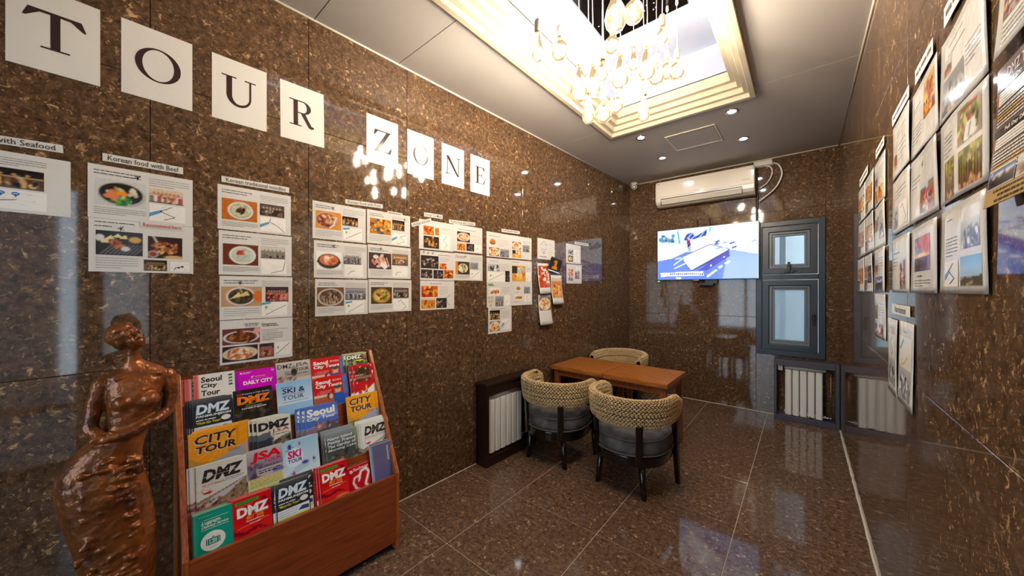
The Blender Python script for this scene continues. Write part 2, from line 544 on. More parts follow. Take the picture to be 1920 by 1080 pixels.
class Ink:
    """flat print: text, rules, polygons in page coordinates (x right, y up, metres); one coloured mesh"""
    def __init__(s):
        s.v = []; s.f = []; s.c = []; s.z = 0.0
    def poly(s, pts, col, dz=0.0):
        b = len(s.v)
        s.v += [(p[0], p[1], s.z + dz) for p in pts]; s.c += [lin(col)] * len(pts)
        s.f.append(list(range(b, b + len(pts))))
    def rect(s, x0, y0, x1, y1, col, dz=0.0):
        s.poly([(x0, y0), (x1, y0), (x1, y1), (x0, y1)], col, dz)
    def ell(s, cx, cy, rx, ry, col, n=24, dz=0.0):
        s.poly([(cx + rx * cos(2 * pi * k / n), cy + ry * sin(2 * pi * k / n)) for k in range(n)], col, dz)
    def line(s, pts, w, col, dz=0.0):
        for (x1, y1), (x2, y2) in zip(pts[:-1], pts[1:]):
            d = sqrt((x2 - x1) ** 2 + (y2 - y1) ** 2) + 1e-9
            nx, ny = -(y2 - y1) / d * w / 2, (x2 - x1) / d * w / 2
            ex, ey = (x2 - x1) / d * w / 2, (y2 - y1) / d * w / 2
            s.poly([(x1 - nx - ex, y1 - ny - ey), (x2 - nx + ex, y2 - ny + ey), (x2 + nx + ex, y2 + ny + ey), (x1 + nx - ex, y1 + ny - ey)], col, dz)
    def arc(s, cx, cy, rx, ry, t0, t1, w0, w1, col, n=18, dz=0.0):
        """ring segment between the outer ellipse (rx, ry) and the inner one inset by w0 (x) and w1 (y)"""
        for k in range(n):
            a, b = t0 + (t1 - t0) * k / n, t0 + (t1 - t0) * (k + 1) / n
            s.poly([(cx + rx * cos(a), cy + ry * sin(a)), (cx + rx * cos(b), cy + ry * sin(b)),
                    (cx + (rx - w0) * cos(b), cy + (ry - w1) * sin(b)), (cx + (rx - w0) * cos(a), cy + (ry - w1) * sin(a))], col, dz)
    def text(s, txt, x0, y0, x1, y1, col, bold=0.0, shear=0.0, dz=0.0, keep=False, rot=0.0):
        vs, fs, asp = text_geo(txt, bold, shear)
        w, h = x1 - x0, y1 - y0
        if keep and w / h > asp:
            w = h * asp
        b = len(s.v)
        cx, cy = (x0 + x1) / 2, (y0 + y1) / 2
        for u, t in vs:
            X, Y = x0 + u * w, y0 + t * h
            if rot:
                X, Y = cx + (X - cx) * cos(rot) - (Y - cy) * sin(rot), cy + (X - cx) * sin(rot) + (Y - cy) * cos(rot)
            s.v.append((X, Y, s.z + dz))
        s.c += [lin(col)] * len(vs)
        s.f += [[b + i for i in f] for f in fs]
    def dashes(s, rng, x0, y, x1, h, col, dz=0.0):
        """a row of print too small to read"""
        x = x0
        while x < x1:
            w = min(x1 - x, h * rng.choice([1.5, 2.5, 3.5, 5, 6]))
            s.rect(x, y, x + w, y + h, col, dz)
            x += w + h * 0.7
    def build(s, name, parent, mat, bend=None):
        me = bpy.data.meshes.new(name)
        me.from_pydata(s.v, [], s.f)
        at = me.color_attributes.new('ink', 'FLOAT_COLOR', 'POINT')
        at.data.foreach_set('color', [x for c in s.c for x in (c[0], c[1], c[2], 1.0)])
        me.materials.append(mat)
        return link(name, me, parent)

# ================================================================== ROOM
Y0, Y1 = -1.4, 4.87
def struct(name, mb, mats, parent=None, mat=None, bevel=0.0):
    o = obj(name, mb, mats, parent, mat, bevel)
    if parent is None:
        o['kind'] = 'structure'
    return o

def panels(parent, rects, frame_fn, name='stone_panel', m=None, t=0.012, gap=0.0012):
    """one mesh per stone panel, shared between panels of the same size"""
    cache = {}
    for (a0, z0, a1, z1) in rects:
        w, h = round(a1 - a0, 4), round(z1 - z0, 4)
        if (w, h) not in cache:
            b = MB(); e = 0.002
            # bevelled front edge
            vs = [(gap, gap, -t), (w - gap, gap, -t), (w - gap, h - gap, -t), (gap, h - gap, -t),
                  (gap, gap, -e * .5), (w - gap, gap, -e * .5), (w - gap, h - gap, -e * .5), (gap, h - gap, -e * .5),
                  (gap + e * .6, gap + e * .6, 0), (w - gap - e * .6, gap + e * .6, 0), (w - gap - e * .6, h - gap - e * .6, 0), (gap + e * .6, h - gap - e * .6, 0)]
            fs = [(0, 3, 2, 1), (8, 9, 10, 11)]
            for k in range(4):
                j = (k + 1) % 4
                fs += [(k, j, 4 + j, 4 + k), (4 + k, 4 + j, 8 + j, 8 + k)]
            b.add(vs, fs)
            cache[(w, h)] = b.mesh(name, m or M['wall'])
        o = bpy.data.objects.new(name, cache[(w, h)]); C.objects.link(o)
        o.parent = parent
        o.matrix_basis = parent.matrix_basis.inverted() @ frame_fn(a0, z0)

def cuts(lo, hi, origin, step):
    k = math.ceil((lo - origin) / step); out = [lo]
    while origin + k * step < hi - 1e-6:
        if origin + k * step > lo + 0.02: out.append(origin + k * step)
        k += 1
    return out + [hi]
ZC = [0.0, 1.08, 2.277, CEIL + 0.01]

# left wall (runs slightly askew to the floor grid)
b = MB(); b.box(-6.32, -0.02, -0.12, 0.02, CEIL + 0.12, -0.004)
wl = struct('wall_left', b, M['joint'], None, LM(0, 0))
sc_ = cuts(-6.3, 0.0, -2.945, 0.597)
panels(wl, [(sc_[i], ZC[j], sc_[i + 1], ZC[j + 1]) for i in range(len(sc_) - 1) for j in range(3)], lambda a, z: LM(a, z))

WX0, WX1, WZ0, WZ1 = -0.412, 0.183, 0.668, 2.157     # back window
b = MB()
b.box(-2.2, -.02, -0.22, WX0, CEIL + .12, -.004); b.box(WX1, -.02, -0.22, 0.45, CEIL + .12, -.004)
b.box(WX0, -.02, -0.22, WX1, WZ0, -.004); b.box(WX0, WZ1, -0.22, WX1, CEIL + .12, -.004)
wbk = struct('wall_back', b, M['joint'], None, BM(0, 0))
xs = [-1.905, -1.628, -1.025, WX0]
r_ = [(xs[i], ZC[j], xs[i + 1], ZC[j + 1]) for i in range(3) for j in range(3)]
r_ += [(WX0, 0, WX1, WZ0), (WX0, WZ1, WX1, 2.277), (WX0, 2.277, WX1, ZC[3])] + [(WX1, ZC[j], RX + .003, ZC[j + 1]) for j in range(3)]
panels(wbk, r_, lambda a, z: BM(a, z))

# right wall with the side window near the entrance
SY0, SY1, SZ0, SZ1 = -0.19, 0.11, 0.73, 2.2
GY0, GY1, GZ1 = -1.3, -.26, 2.25      # glazed side of the entrance, beside the camera
b = MB()
b.box(-5.1, -.02, -0.15, -SY1, CEIL + .12, -.004); b.box(-SY0, -.02, -0.15, -GY1, CEIL + .12, -.004); b.box(-GY0, -.02, -0.15, 1.45, CEIL + .12, -.004)
b.box(-SY1, -.02, -0.15, -SY0, SZ0, -.004); b.box(-SY1, SZ1, -0.15, -SY0, CEIL + .12, -.004); b.box(-GY1, GZ1, -0.15, -GY0, CEIL + .12, -.004)
wr = struct('wall_right', b, M['joint'], None, RM(0, 0))
ys = [Y0, GY0, GY1, SY0, SY1] + cuts(SY1, BY, 1.245, 0.6)[1:]
r_ = []
for i in range(len(ys) - 1):
    a0, a1 = -ys[i + 1], -ys[i]
    if abs(ys[i] - SY0) < 1e-6:
        r_ += [(a0, 0, a1, SZ0), (a0, SZ1, a1, ZC[3])]
    elif abs(ys[i] - GY0) < 1e-6:
        r_ += [(a0, GZ1, a1, ZC[3])]
    else:
        r_ += [(a0, ZC[j], a1, ZC[j + 1]) for j in range(3)]
panels(wr, r_, lambda a, z: RM(-a, z))

# front wall with the glazed entrance door, behind the camera
DX0, DX1, DZ1 = -1.85, -0.5, 2.3
b = MB()
b.box(-2.4, Y0 - .15, -.02, DX0, Y0, CEIL + .12); b.box(DX1, Y0 - .15, -.02, .45, Y0, CEIL + .12); b.box(DX0, Y0 - .15, DZ1, DX1, Y0, CEIL + .12)
struct('wall_front', b, M['wall'])
d1 = thing('door_1', None, None, Matrix.Translation((DX0, Y0 - .08, 0))); d1['kind'] = 'structure'
b = MB(); W_ = DX1 - DX0
b.box(0, 0, 0, .05, .05, DZ1); b.box(W_ - .05, 0, 0, W_, .05, DZ1); b.box(.05, 0, DZ1 - .06, W_ - .05, .05, DZ1); b.box(.05, 0, 0, W_ - .05, .05, .1); b.box(W_ / 2 - .03, 0, .1, W_ / 2 + .03, .05, DZ1 - .06)
obj('door_frame', b, M['alu'], d1, bevel=.003)
b = MB(); b.box(.05, .02, .1, W_ - .05, .03, DZ1 - .06)
obj('door_pane', b, M['clear'], d1)
b = MB(); b.tube([(.1, .1, .9), (.1, .1, 1.3)], .012); b.tube([(.1, .03, .95), (.1, .1, .95)], .008); b.tube([(.1, .03, 1.25), (.1, .1, 1.25)], .008)
obj('door_handle', b, M['chrome'], d1)

# floor tiles on a pale grout bed
b = MB(); b.box(-2.3, Y0 - .15, -.15, .45, Y1 + .2, -.0025)
fl = struct('floor', b, M['grout'])
fx = [-2.12, -2.105 + .0, -1.505, -.905, -.305, .295][1:]
fy = [Y0, -1.12, -.53, .06, .65, 1.235, 1.83, 2.415, 3.005, 3.595, 4.185, Y1 + .005]
def FM(a, z): return Matrix.Translation((a, z, 0))
panels(fl, [(fx[i], fy[j], fx[i + 1], fy[j + 1]) for i in range(len(fx) - 1) for j in range(len(fy) - 1)], FM, 'floor_tile', M['floor'], gap=.0018)
b = MB(); b.box(-6, Y0 - 6, -.2, 6, Y0 - .15, -.15); b.box(.45, Y0 - .15, -.2, 6, 12, -.15); b.box(-2.4, Y1 + .3, -.2, .45, 12, -.15)
struct('ground', b, pbr('grey_paving', (74, 78, 84), 0.8, var=.2, vscale=3))

# ceiling boards, with the recess opening
RC = (-1.43, 0.53, -0.27, 3.19)
def ceil_boards():
    g = .0025
    ce = bpy.data.objects.new('ceiling', None); C.objects.link(ce); ce['kind'] = 'structure'
    def board(x0, y0, x1, y1):
        b = MB(); b.box(x0 + g, y0 + g, CEIL, x1 - g, y1 - g, CEIL + .02)
        obj('ceiling_board', b, M['ceil'], ce)
    xl, xr = -2.35, .4
    board(xl, 3.19, xr, Y1 + .2)
    for y0, y1 in ((-.7, .76), (.76, 1.265), (1.265, 3.04), (3.04, 3.19 + 2 * g)):
        board(xl, y0, RC[0], y1)
    for y0, y1 in ((-.7, 1.55), (1.55, 3.08), (3.08, 3.19 + 2 * g)):
        board(RC[2], y0, xr, y1)
    board(RC[0], -.7, RC[2], RC[1]); board(xl, Y0 - .2, xr, -.7)
    b = MB(); b.box(xl, Y0 - .2, CEIL + .02, RC[0] - .001, Y1 + .2, CEIL + .06); b.box(RC[2] + .001, Y0 - .2, CEIL + .02, xr, Y1 + .2, CEIL + .06)
    b.box(RC[0], Y0 - .2, CEIL + .02, RC[2], RC[1], CEIL + .06); b.box(RC[0], RC[3], CEIL + .02, RC[2], Y1 + .2, CEIL + .06)
    obj('ceiling_backing', b, M['dkgrey'], ce)
ceil_boards()
# stepped moulding round the recess
for k, (ins, zl) in enumerate(((0, 2.852), (.036, 2.885), (.072, 2.925), (.108, 2.965))):
    b = MB(); x0, y0, x1, y1 = RC
    b.ring(x0 + ins, y0 + ins, x1 - ins, y1 - ins, .036 if k < 3 else .04, zl, 3.05)
    struct('trim_%d' % (k + 1), b, M['cove'], bevel=.003)
RZ = 3.27; I_ = .148
b = MB(); x0, y0, x1, y1 = RC
b.ring(x0 + I_ - .02, y0 + I_ - .02, x1 - I_ + .02, y1 - I_ + .02, .02, 3.04, RZ)
sky_print = pbr('pale_sky_print', (160, 168, 190), 0.5, var=.10, vscale=2.2)
struct('recess_wall', b, sky_print)
b = MB(); b.box(x0 + .05, y0 + .05, RZ, x1 - .05, y1 - .05, RZ + .03)
struct('recess_ceiling', b, sky_print)
# white edge strips
def strip(name, a, bb, r=.007, m='seal'):
    b = MB(); b.tube([a, bb], r, 6); return struct(name, b, M[m])
pL0, pL1 = LW0 + LD * -6.2, LW0
strip('trim_5', pL0 + LN * .003 + UP * (CEIL - .004), pL1 + LN * .003 + UP * (CEIL - .004))
strip('trim_6', (-1.9, BY - .003, CEIL - .004), (RX, BY - .003, CEIL - .004), .009)
strip('trim_7', (RX - .003, Y0, CEIL - .004), (RX - .003, BY, CEIL - .004))
strip('trim_8', pL0 + LN * .001, pL1 + LN * .001, .0035)
strip('trim_9', (-1.9, BY - .001, 0), (RX, BY - .001, 0), .005)
b = MB()
rng = random.Random(5)
pts = [(RX - .002 + rng.uniform(-.0015, .0015), Y0 + i * .06, .001) for i in range(int((BY - Y0) / .06))]
b.tube(pts, [rng.uniform(.005, .0085) for _ in pts], 6)
struct('trim_10', b, M['seal'])

# ---- windows
def casement(name, W, parts_fn, mat):
    w = thing(name, None, None, mat); w['kind'] = 'structure'
    parts_fn(w); return w
def frame4(b, x0, z0, x1, z1, w, d0, d1, mi=0):
    """mitred frame in the XY (width, height) plane, depth d0..d1"""
    b.ring(x0, z0, x1, z1, w, d0, d1, mi)
def win1(w):
    W, H = WX1 - WX0, WZ1 - WZ0
    b = MB(); frame4(b, 0, 0, W, H, .055, -.09, .022)
    b.box(.055, .84, -.09, W - .055, .895, .018)
    obj('window_frame', b, M['alu'], w, bevel=.004)
    for nm, z0, z1, low in (('sash', .06, .835, True), ('sash', .9, H - .06, False)):
        b = MB(); x0, x1 = .06, W - .06
        frame4(b, x0, z0, x1, z1, .062, -.06, .034)
        s = obj(nm, b, M['alu'], w, bevel=.005)
        b = MB(); frame4(b, x0 + .062, z0 + .062, x1 - .062, z1 - .062, .026, -.06, .016)
        frame4(b, x0 + .088, z0 + .088, x1 - .088, z1 - .088, .022, -.06, .002)
        obj('glazing_bead', b, M['alu2'], s, bevel=.004)
        b = MB(); b.box(x0 + .1, z0 + .1, -.05, x1 - .1, z1 - .1, -.042)
        obj('pane', b, M['frost'] if low else M['clear'], s)
        b = MB()
        if low:
            b.box(x1 - .05, .40, .034, x1 - .016, .47, .05); b.box(x1 - .042, .34, .05, x1 - .024, .455, .062); b.ell((x1 - .033, .45, .055), (.012, .012, .012), 10, 6)
        else:
            b.box(W / 2 - .04, z0 + .012, .034, W / 2 + .04, z0 + .04, .05); b.box(W / 2 - .012, z0 + .02, .05, W / 2 + .012, z0 + .13, .064); b.box(W / 2 + .04, z0 + .025, .036, W / 2 + .075, z0 + .036, .044)
        obj('window_handle', b, M['black'], s, bevel=.003)
casement('window_1', 0, win1, BM(WX0, WZ0))
def win2(w):
    W, H = SY1 - SY0, SZ1 - SZ0
    b = MB(); frame4(b, 0, 0, W, H, .02, -.09, .01)
    obj('window_frame', b, M['alu'], w, bevel=.003)
    b = MB(); b.box(.02, .02, -.05, W - .02, H - .02, -.042)
    obj('pane', b, M['frost'], w)
casement('window_2', 0, win2, RM(SY1, SZ0))
def win3(w):
    W, H = GY1 - GY0, GZ1
    b = MB(); frame4(b, 0, 0, W, H, .05, -.09, .01); b.box(W / 2 - .03, .05, -.09, W / 2 + .03, H - .05, .005); b.box(.05, .45, -.09, W - .05, .5, .0)
    obj('window_frame', b, M['alu'], w, bevel=.003)
    b = MB(); b.box(.05, .05, -.05, W - .05, H - .05, -.042)
    obj('pane', b, M['clear'], w)
casement('window_3', 0, win3, RM(GY1, 0))
b = MB(); b.box(3.2, -9, -.15, 3.5, -.8, 4.5); struct('added_sky_blocker', b, pbr('grey_sky_blocker', (120, 124, 128), 0.8, var=.25, vscale=1.2))  # unseen block added to dim the sky behind the side glazing
# pale light well outside the back window
b = MB(); b.box(-1.2, BY + .9, -.15, 1.2, BY + 1.0, 3.4); b.box(-.22, BY + .55, 0.2, -.16, BY + .61, 3.2)
struct('outside_wall', b, pbr('pale_outside_render', (206, 212, 214), 0.8, var=.06, vscale=4))

# ================================================================== LIGHTS THAT ARE THINGS
t = thing('added_led_strip', 'added cool white light strip brightening the ceiling recess', 'light strip', Matrix.Translation((0, 0, 0)))  # strip added to brighten the recess, no such lamp is seen there
b = MB(); b.ring(x0 + I_ + .004, y0 + I_ + .004, x1 - I_ - .004, y1 - I_ - .004, .012, RZ - .022, RZ - .006)
obj('diffuser', b, M['led'], t)
b = MB(); b.ring(x0 + I_ + .001, y0 + I_ + .001, x1 - I_ - .001, y1 - I_ - .001, .02, RZ - .006, RZ - .001)
obj('channel', b, M['white'], t)

DL = [(-0.452, 3.385, 'nearest the right end of the ceiling recess'), (-1.208, 3.40, 'nearest the left corner of the ceiling recess'),
      (-0.446, 4.07, 'above the right end of the air conditioner'), (-1.21, 4.078, 'above the middle of the air conditioner')]
for i, (x, y, w) in enumerate(DL):
    t = thing('downlight', 'small round recessed ceiling downlight ' + w, 'downlight', Matrix.Translation((x, y, CEIL)), 'recessed downlights by the air conditioner')
    b = MB(); b.lathe([(.030, 0.0), (.030, -.004), (.047, -.006), (.050, -.001), (.050, 0.0)], 24)
    obj('bezel', b, M['chrome'], t)
    b = MB(); b.lathe([(.030, -.003), (.015, -.0035), (.0001, -.0036)], 20)
    obj('lens', b, M['down'], t)

t = thing('access_hatch', 'flat square ceiling access hatch between the downlights', 'hatch', Matrix.Translation((-.815, 3.75, CEIL)))
b = MB(); b.ring(-.215, -.215, .215, .215, .014, -.008, 0); obj('hatch_frame', b, M['seal'], t, bevel=.002)
b = MB(); b.ring(-.198, -.198, .198, .198, .008, -.005, 0); b.box(-.19, -.19, -.004, .19, .19, 0); obj('hatch_panel', b, M['ceil'], t)

# ---- chandelier: black mirror canopy with many cord-hung filament bulbs
CAN = (-1.10, 1.33, -.55, 2.39)
ch = thing('chandelier', 'cluster of bare filament bulbs on white cords under a black mirror canopy', 'chandelier', Matrix.Translation((-.825, 1.86, RZ)))
b = MB(); b.box(CAN[0] + .825, CAN[1] - 1.86, -.07, CAN[2] + .825, CAN[3] - 1.86, 0)
obj('canopy', b, M['mirror'], ch, bevel=.004)
b = MB()
rb = random.Random(3)
for _ in range(26):
    b.lathe([(.005, 0), (.006, -.004), (.0001, -.008)], 8, (rb.uniform(-.25, .25), rb.uniform(-.5, .5), -.07))
st_ = obj('canopy_crystals', b, M['chrome'], ch); st_['kind'] = 'stuff'
PROF = {
 'pear': [(.0135, 0), (.0140, -.012), (.016, -.030), (.022, -.055), (.030, -.082), (.0325, -.102), (.029, -.122), (.018, -.136), (.0001, -.141)],
 'globe': [(.0135, 0), (.0145, -.012), (.024, -.022), (.040, -.040), (.0475, -.066), (.044, -.090), (.030, -.108), (.012, -.116), (.0001, -.117)],
 'small': [(.0125, 0), (.014, -.012), (.024, -.026), (.032, -.048), (.030, -.068), (.020, -.083), (.0001, -.089)],
 'big': [(.014, 0), (.018, -.02), (.028, -.045), (.043, -.080), (.050, -.115), (.044, -.148), (.028, -.170), (.0001, -.178)],
}
LENB = {'pear': .141, 'globe': .117, 'small': .089, 'big': .178}
bm_cache = {}
def bulb_meshes(kind):
    if kind not in bm_cache:
        s = MB(); s.lathe([(.004, .058), (.012, .055), (.0165, .046), (.017, .0), (.015, -.006), (.0001, -.006)], 14)
        c = MB(); c.lathe([(.0128, -.004), (.0132, -.008), (.0125, -.012), (.0132, -.016), (.012, -.02)], 14)
        g = MB(); g.lathe(PROF[kind], 16, (0, 0, -.014))
        L = LENB[kind]
        f = MB()
        for q in range(4):
            a = q * pi / 2
            f.tube([(.004 * cos(a), .004 * sin(a), -.03), (.010 * cos(a + .6), .010 * sin(a + .6), -.014 - L * .62), (.006 * cos(a + 1), .006 * sin(a + 1), -.014 - L * .78)], .0030, 5)
        bm_cache[kind] = (s.mesh('socket', M['dkcer']), c.mesh('collar', M['brass']), g.mesh('glass', M['bulb']), f.mesh('filament', M['filament']))
    return bm_cache[kind]
BULBS = [(-1.025, 1.424, 2.551, 'pear'), (-1.021, 1.623, 2.658, 'globe'), (-.891, 1.602, 2.376, 'big'), (-.853, 1.634, 2.26, 'pear'), (-.86, 1.824, 2.337, 'globe'),
         (-.908, 2.11, 2.519, 'globe'), (-.703, 2.021, 2.368, 'pear'), (-.662, 1.533, 2.588, 'big'), (-.617, 1.636, 2.668, 'globe'), (-.907, 2.045, 2.864, 'globe'),
         (-.766, 1.837, 2.503, 'big'), (-.841, 2.231, 2.821, 'pear'), (-.671, 1.982, 2.577, 'big'), (-.678, 2.172, 2.642, 'globe'), (-.659, 2.319, 2.735, 'globe'),
         (-.598, 2.304, 2.705, 'globe'), (-.883, 1.74, 2.445, 'big'), (-.76, 1.60, 2.43, 'small'), (-.99, 1.90, 2.60, 'small'), (-.58, 1.95, 2.72, 'small')]
for (x, y, zb, k) in BULBS:
    zs = zb + LENB[k] + .014
    s, c, g, f = bulb_meshes(k)
    p = bpy.data.objects.new('pendant_bulb', s); C.objects.link(p); p.parent = ch; p.location = (x + .825, y - 1.86, zs - RZ)
    for nm, me in (('collar', c), ('glass', g), ('filament', f)):
        o = bpy.data.objects.new(nm, me); C.objects.link(o); o.parent = p
    b = MB(); top = RZ - .07 - zs
    b.tube([(0, 0, .055), (.002, 0, top * .4), (-.002, .001, top * .7), (0, 0, top)], .0021, 6)
    b.lathe([(.003, top), (.008, top - .004), (.009, top - .03), (.004, top - .04)], 8)
    obj('cord', b, M['cord'], p)

# ================================================================== AIR CONDITIONER, TV, CAMERA DOME, CABLES
t = thing('air_conditioner', 'long cream wall-mounted air conditioner high on the back wall', 'air conditioner', BM(-1.472, 2.47))
W = 1.064
prof = [(0.0, .03), (0.0, .325), (.155, .325), (.190, .31), (.203, .26), (.203, .10), (.196, .062), (.17, .03), (.12, .005), (.05, 0.0)]  # (depth, height)
b = MB(); b.prism([(h, d) for d, h in prof], 0, W, 0)
obj('casing', b, M['ac'], t, bevel=.008, seg=3)
b = MB(); b.prism([(h, d) for d, h in [(.204, .31), (.208, .26), (.208, .112), (.203, .112)]], .012, W - .012, 0)
obj('front_panel', b, M['ac'], t, bevel=.003)
T_ = Matrix.Translation((0, .052, .185)) @ Matrix.Rotation(radians(38), 4, 'X')
b = MB(); b.box(.07, -.034, 0, W - .12, .034, .008, T=T_)
obj('air_flap', b, M['ac'], t, bevel=.003)
b = MB()
b.box(.066, .085, .19, W - .116, .094, .2085); b.box(.066, .02, .166, W - .116, .024, .178); b.box(.064, .02, .17, .069, .092, .2); b.box(W - .119, .02, .17, W - .114, .092, .2)
obj('vent_slot_shade', b, M['dkgrey'], t)  # solid dark strips painting the shade inside the air outlet
ik = Ink(); ik.z = .2086
ik.ell(.035, .285, .005, .005, (60, 50, 50), 12); ik.rect(.044, .282, .056, .288, (120, 110, 105))
ik.dashes(random.Random(2), .46, .128, .52, .006, (110, 104, 98)); ik.dashes(random.Random(4), W - .12, .16, W - .04, .005, (120, 110, 100))
ik.build('printed_marks', t, M['ink'])

t = thing('television', 'flat television on the back wall showing a bright bluish news picture', 'television', BM(-1.493, 1.518, .07))
W, H = 1.119, .663
b = MB(); b.box(0, 0, -.028, W, H, 0.0)
obj('back_case', b, M['black'], t, bevel=.006)
b = MB(); b.ring(0, 0, W, H, .009, 0, .006)
obj('bezel', b, M['black'], t, bevel=.001)
cv = Cv(144, 84, (226, 236, 255))
def tvp(pts):
    o = []
    for x, y in pts:
        tp, bt = 275 - .098 * (x - 175), 945 - .004 * (x - 175)
        o.append(((x - 175) / 1475, (y - tp) / (bt - tp)))
    return o
SKY = (150, 196, 226)
cv.poly(tvp([(175, 690), (420, 650), (640, 560), (1280, 530), (1650, 600), (1650, 945), (175, 945)]), (104, 136, 220))
cv.poly(tvp([(1260, 530), (1500, 580), (1640, 590), (1640, 935), (1180, 935)]), (160, 186, 236))
cv.poly(tvp([(600, 640), (1010, 460), (1270, 530), (1150, 640), (720, 830)]), (70, 84, 170))
cv.poly(tvp([(1000, 700), (1270, 540), (1280, 620), (960, 820), (820, 830)]), (92, 88, 190))
cv.poly(tvp([(590, 620), (1010, 450), (1270, 520), (1240, 545), (720, 820), (610, 690)]), (244, 250, 255))
for q in ([(590, 625), (1005, 452), (1268, 520)], [(725, 822), (980, 690), (1260, 535)], [(600, 690), (720, 822)]):
    cv.line(tvp(q), .006, (50, 60, 90))
cv.poly(tvp([(185, 300), (480, 270), (530, 450), (190, 520)]), (214, 236, 246))
for k in range(26):
    rr = random.Random(k); xx, yy = 195 + rr.random() * 250, 330 + rr.random() * 90
    cv.ell(*tvp([(xx, yy)])[0], .012 + .012 * rr.random(), .02 + .02 * rr.random(), rr.choice([(120, 176, 200), (60, 140, 165), (90, 120, 180), (170, 206, 220), (50, 70, 130)]), .8)
cv.poly(tvp([(495, 265), (520, 262), (555, 445), (530, 452)]), (80, 180, 200))
cv.poly(tvp([(610, 375), (650, 310), (740, 280), (780, 345), (960, 240), (945, 325), (760, 380), (620, 400)]), (58, 84, 170))
for q in ([(660, 370), (740, 290)], [(720, 380), (790, 320)], [(850, 350), (905, 285)]):
    cv.line(tvp(q), .008, (220, 232, 250))
cv.poly(tvp([(650, 400), (700, 385), (715, 450), (660, 455)]), (140, 50, 110))
cv.poly(tvp([(672, 360), (700, 355), (702, 388), (676, 392)]), (235, 190, 180))
cv.poly(tvp([(668, 455), (712, 450), (708, 545), (694, 545), (690, 470), (684, 545), (672, 545)]), (40, 50, 110))
cv.poly(tvp([(985, 210), (1015, 205), (1020, 260), (990, 270)]), (120, 210, 220))
for k in range(20):
    rr = random.Random(40 + k); xx, yy = rr.uniform(1030, 1620), rr.uniform(340, 520)
    cv.poly(tvp([(xx, yy), (xx + 60, yy - 25), (xx + 75, yy - 8), (xx + 10, yy + 16)]), rr.choice([(70, 90, 170), (150, 176, 226), (90, 120, 190), (200, 216, 245)]))
cv.poly(tvp([(1190, 190), (1640, 150), (1640, 380), (1150, 420)]), (246, 250, 255), .75)
for q in ([(950, 900), (1080, 805), (1110, 820), (970, 920)], [(1115, 770), (1170, 745), (1185, 775), (1130, 800)], [(1205, 720), (1270, 680), (1290, 705), (1225, 740)], [(1000, 745), (1030, 735), (1030, 760), (1005, 765)], [(1190, 625), (1215, 618), (1215, 640), (1192, 645)]):
    cv.poly(tvp(q), (240, 246, 255))
for q in ([(450, 740), (590, 650)], [(460, 790), (700, 690)], [(480, 660), (560, 640)], [(600, 640), (680, 670)]):
    cv.line(tvp(q), .012, (240, 244, 255))
cv.poly(tvp([(225, 850), (905, 830), (910, 890), (230, 905)]), (238, 240, 250))
cv.poly(tvp([(270, 848), (365, 845), (368, 895), (275, 898)]), (255, 248, 230))
for k in range(17):
    xx = 385 + k * 31
    cv.poly(tvp([(xx, 856), (xx + 22, 855), (xx + 22, 880), (xx, 881)]), (110, 120, 170) if k % 4 else (60, 66, 120))
cv.poly(tvp([(480, 910), (565, 910), (560, 940), (490, 940)]), (230, 240, 255))
cv.poly(tvp([(1425, 195), (1535, 178), (1535, 190), (1425, 207)]), (190, 190, 215))
cv.build('screen', t, .009, .009, W - .018, H - .018, .0035, M['tv'])
b = MB(); b.box(.44, -.006, -.006, .50, .0, .004); obj('maker_plate', b, M['white'], t)
b = MB(); b.box(.012, -.018, -.012, .03, -.006, -.002); obj('standby_light', b, M['greenled'], t)
b = MB(); b.box(.45, .1, -.066, .75, .5, -.028); b.box(.56, -.05, -.06, .70, .1, -.035); b.box(.50, -.07, -.05, .66, -.045, .0)
obj('wall_bracket', b, M['black'], t, bevel=.003)
for xx in (.472, .611):
    b = MB(); b.tube([(xx, H - .05, -.04), (xx + .004, H + .09, -.045)], .004, 6); obj('aerial', b, M['black'], t)

t = thing('dome_camera', 'small white dome security camera in the ceiling corner', 'camera', Matrix.Translation((-1.80, 4.80, CEIL)))
b = MB(); b.lathe([(.045, 0), (.046, -.012), (.040, -.02), (.0001, -.02)], 20); obj('mount', b, M['white'], t)
b = MB(); b.ell((0, 0, -.052), (.040, .040, .040), 18, 12); obj('eyeball', b, M['white'], t)
dv = (Vector((0, 0, 1.4)) - Vector((-1.80, 4.80, 2.83))).normalized()
b = MB(); Tq = Matrix.Translation(Vector((0, 0, -.052))) @ dv.to_track_quat('Z', 'Y').to_matrix().to_4x4()
bb = MB(); bb.lathe([(.024, .030), (.024, .042), (.018, .043), (.016, .036), (.0001, .036)], 18)
b.add([Tq @ Vector(v) for v in bb.v], bb.f, 0, True); obj('camera_lens', b, M['dkgrey'], t)

def cable(name, pts, r, m, label, cat='cable'):
    # smooth through points (Catmull-Rom)
    P = [Vector(p) for p in pts]; out = []
    for i in range(len(P) - 1):
        p0, p1, p2, p3 = P[max(i - 1, 0)], P[i], P[i + 1], P[min(i + 2, len(P) - 1)]
        for k in range(6):
            u = k / 6
            out.append(.5 * ((2 * p1) + (p2 - p0) * u + (2 * p0 - 5 * p1 + 4 * p2 - p3) * u * u + (3 * p1 - p0 - 3 * p2 + p3) * u ** 3))
    out.append(P[-1])
    b = MB(); b.tube(out, r, 7); o = obj(name, b, M[m]); tag(o, label, cat); return o
t = thing('junction_box', 'small cream cable box at the ceiling above the air conditioner end', 'junction box', BM(-.43, 2.80))
b = MB(); b.box(0, 0, 0, .17, .055, .05); obj('cover', b, M['white'], t, bevel=.004)
b = MB(); b.box(-.008, -.004, 0, .178, .004, .02); obj('base_plate', b, M['white'], t)
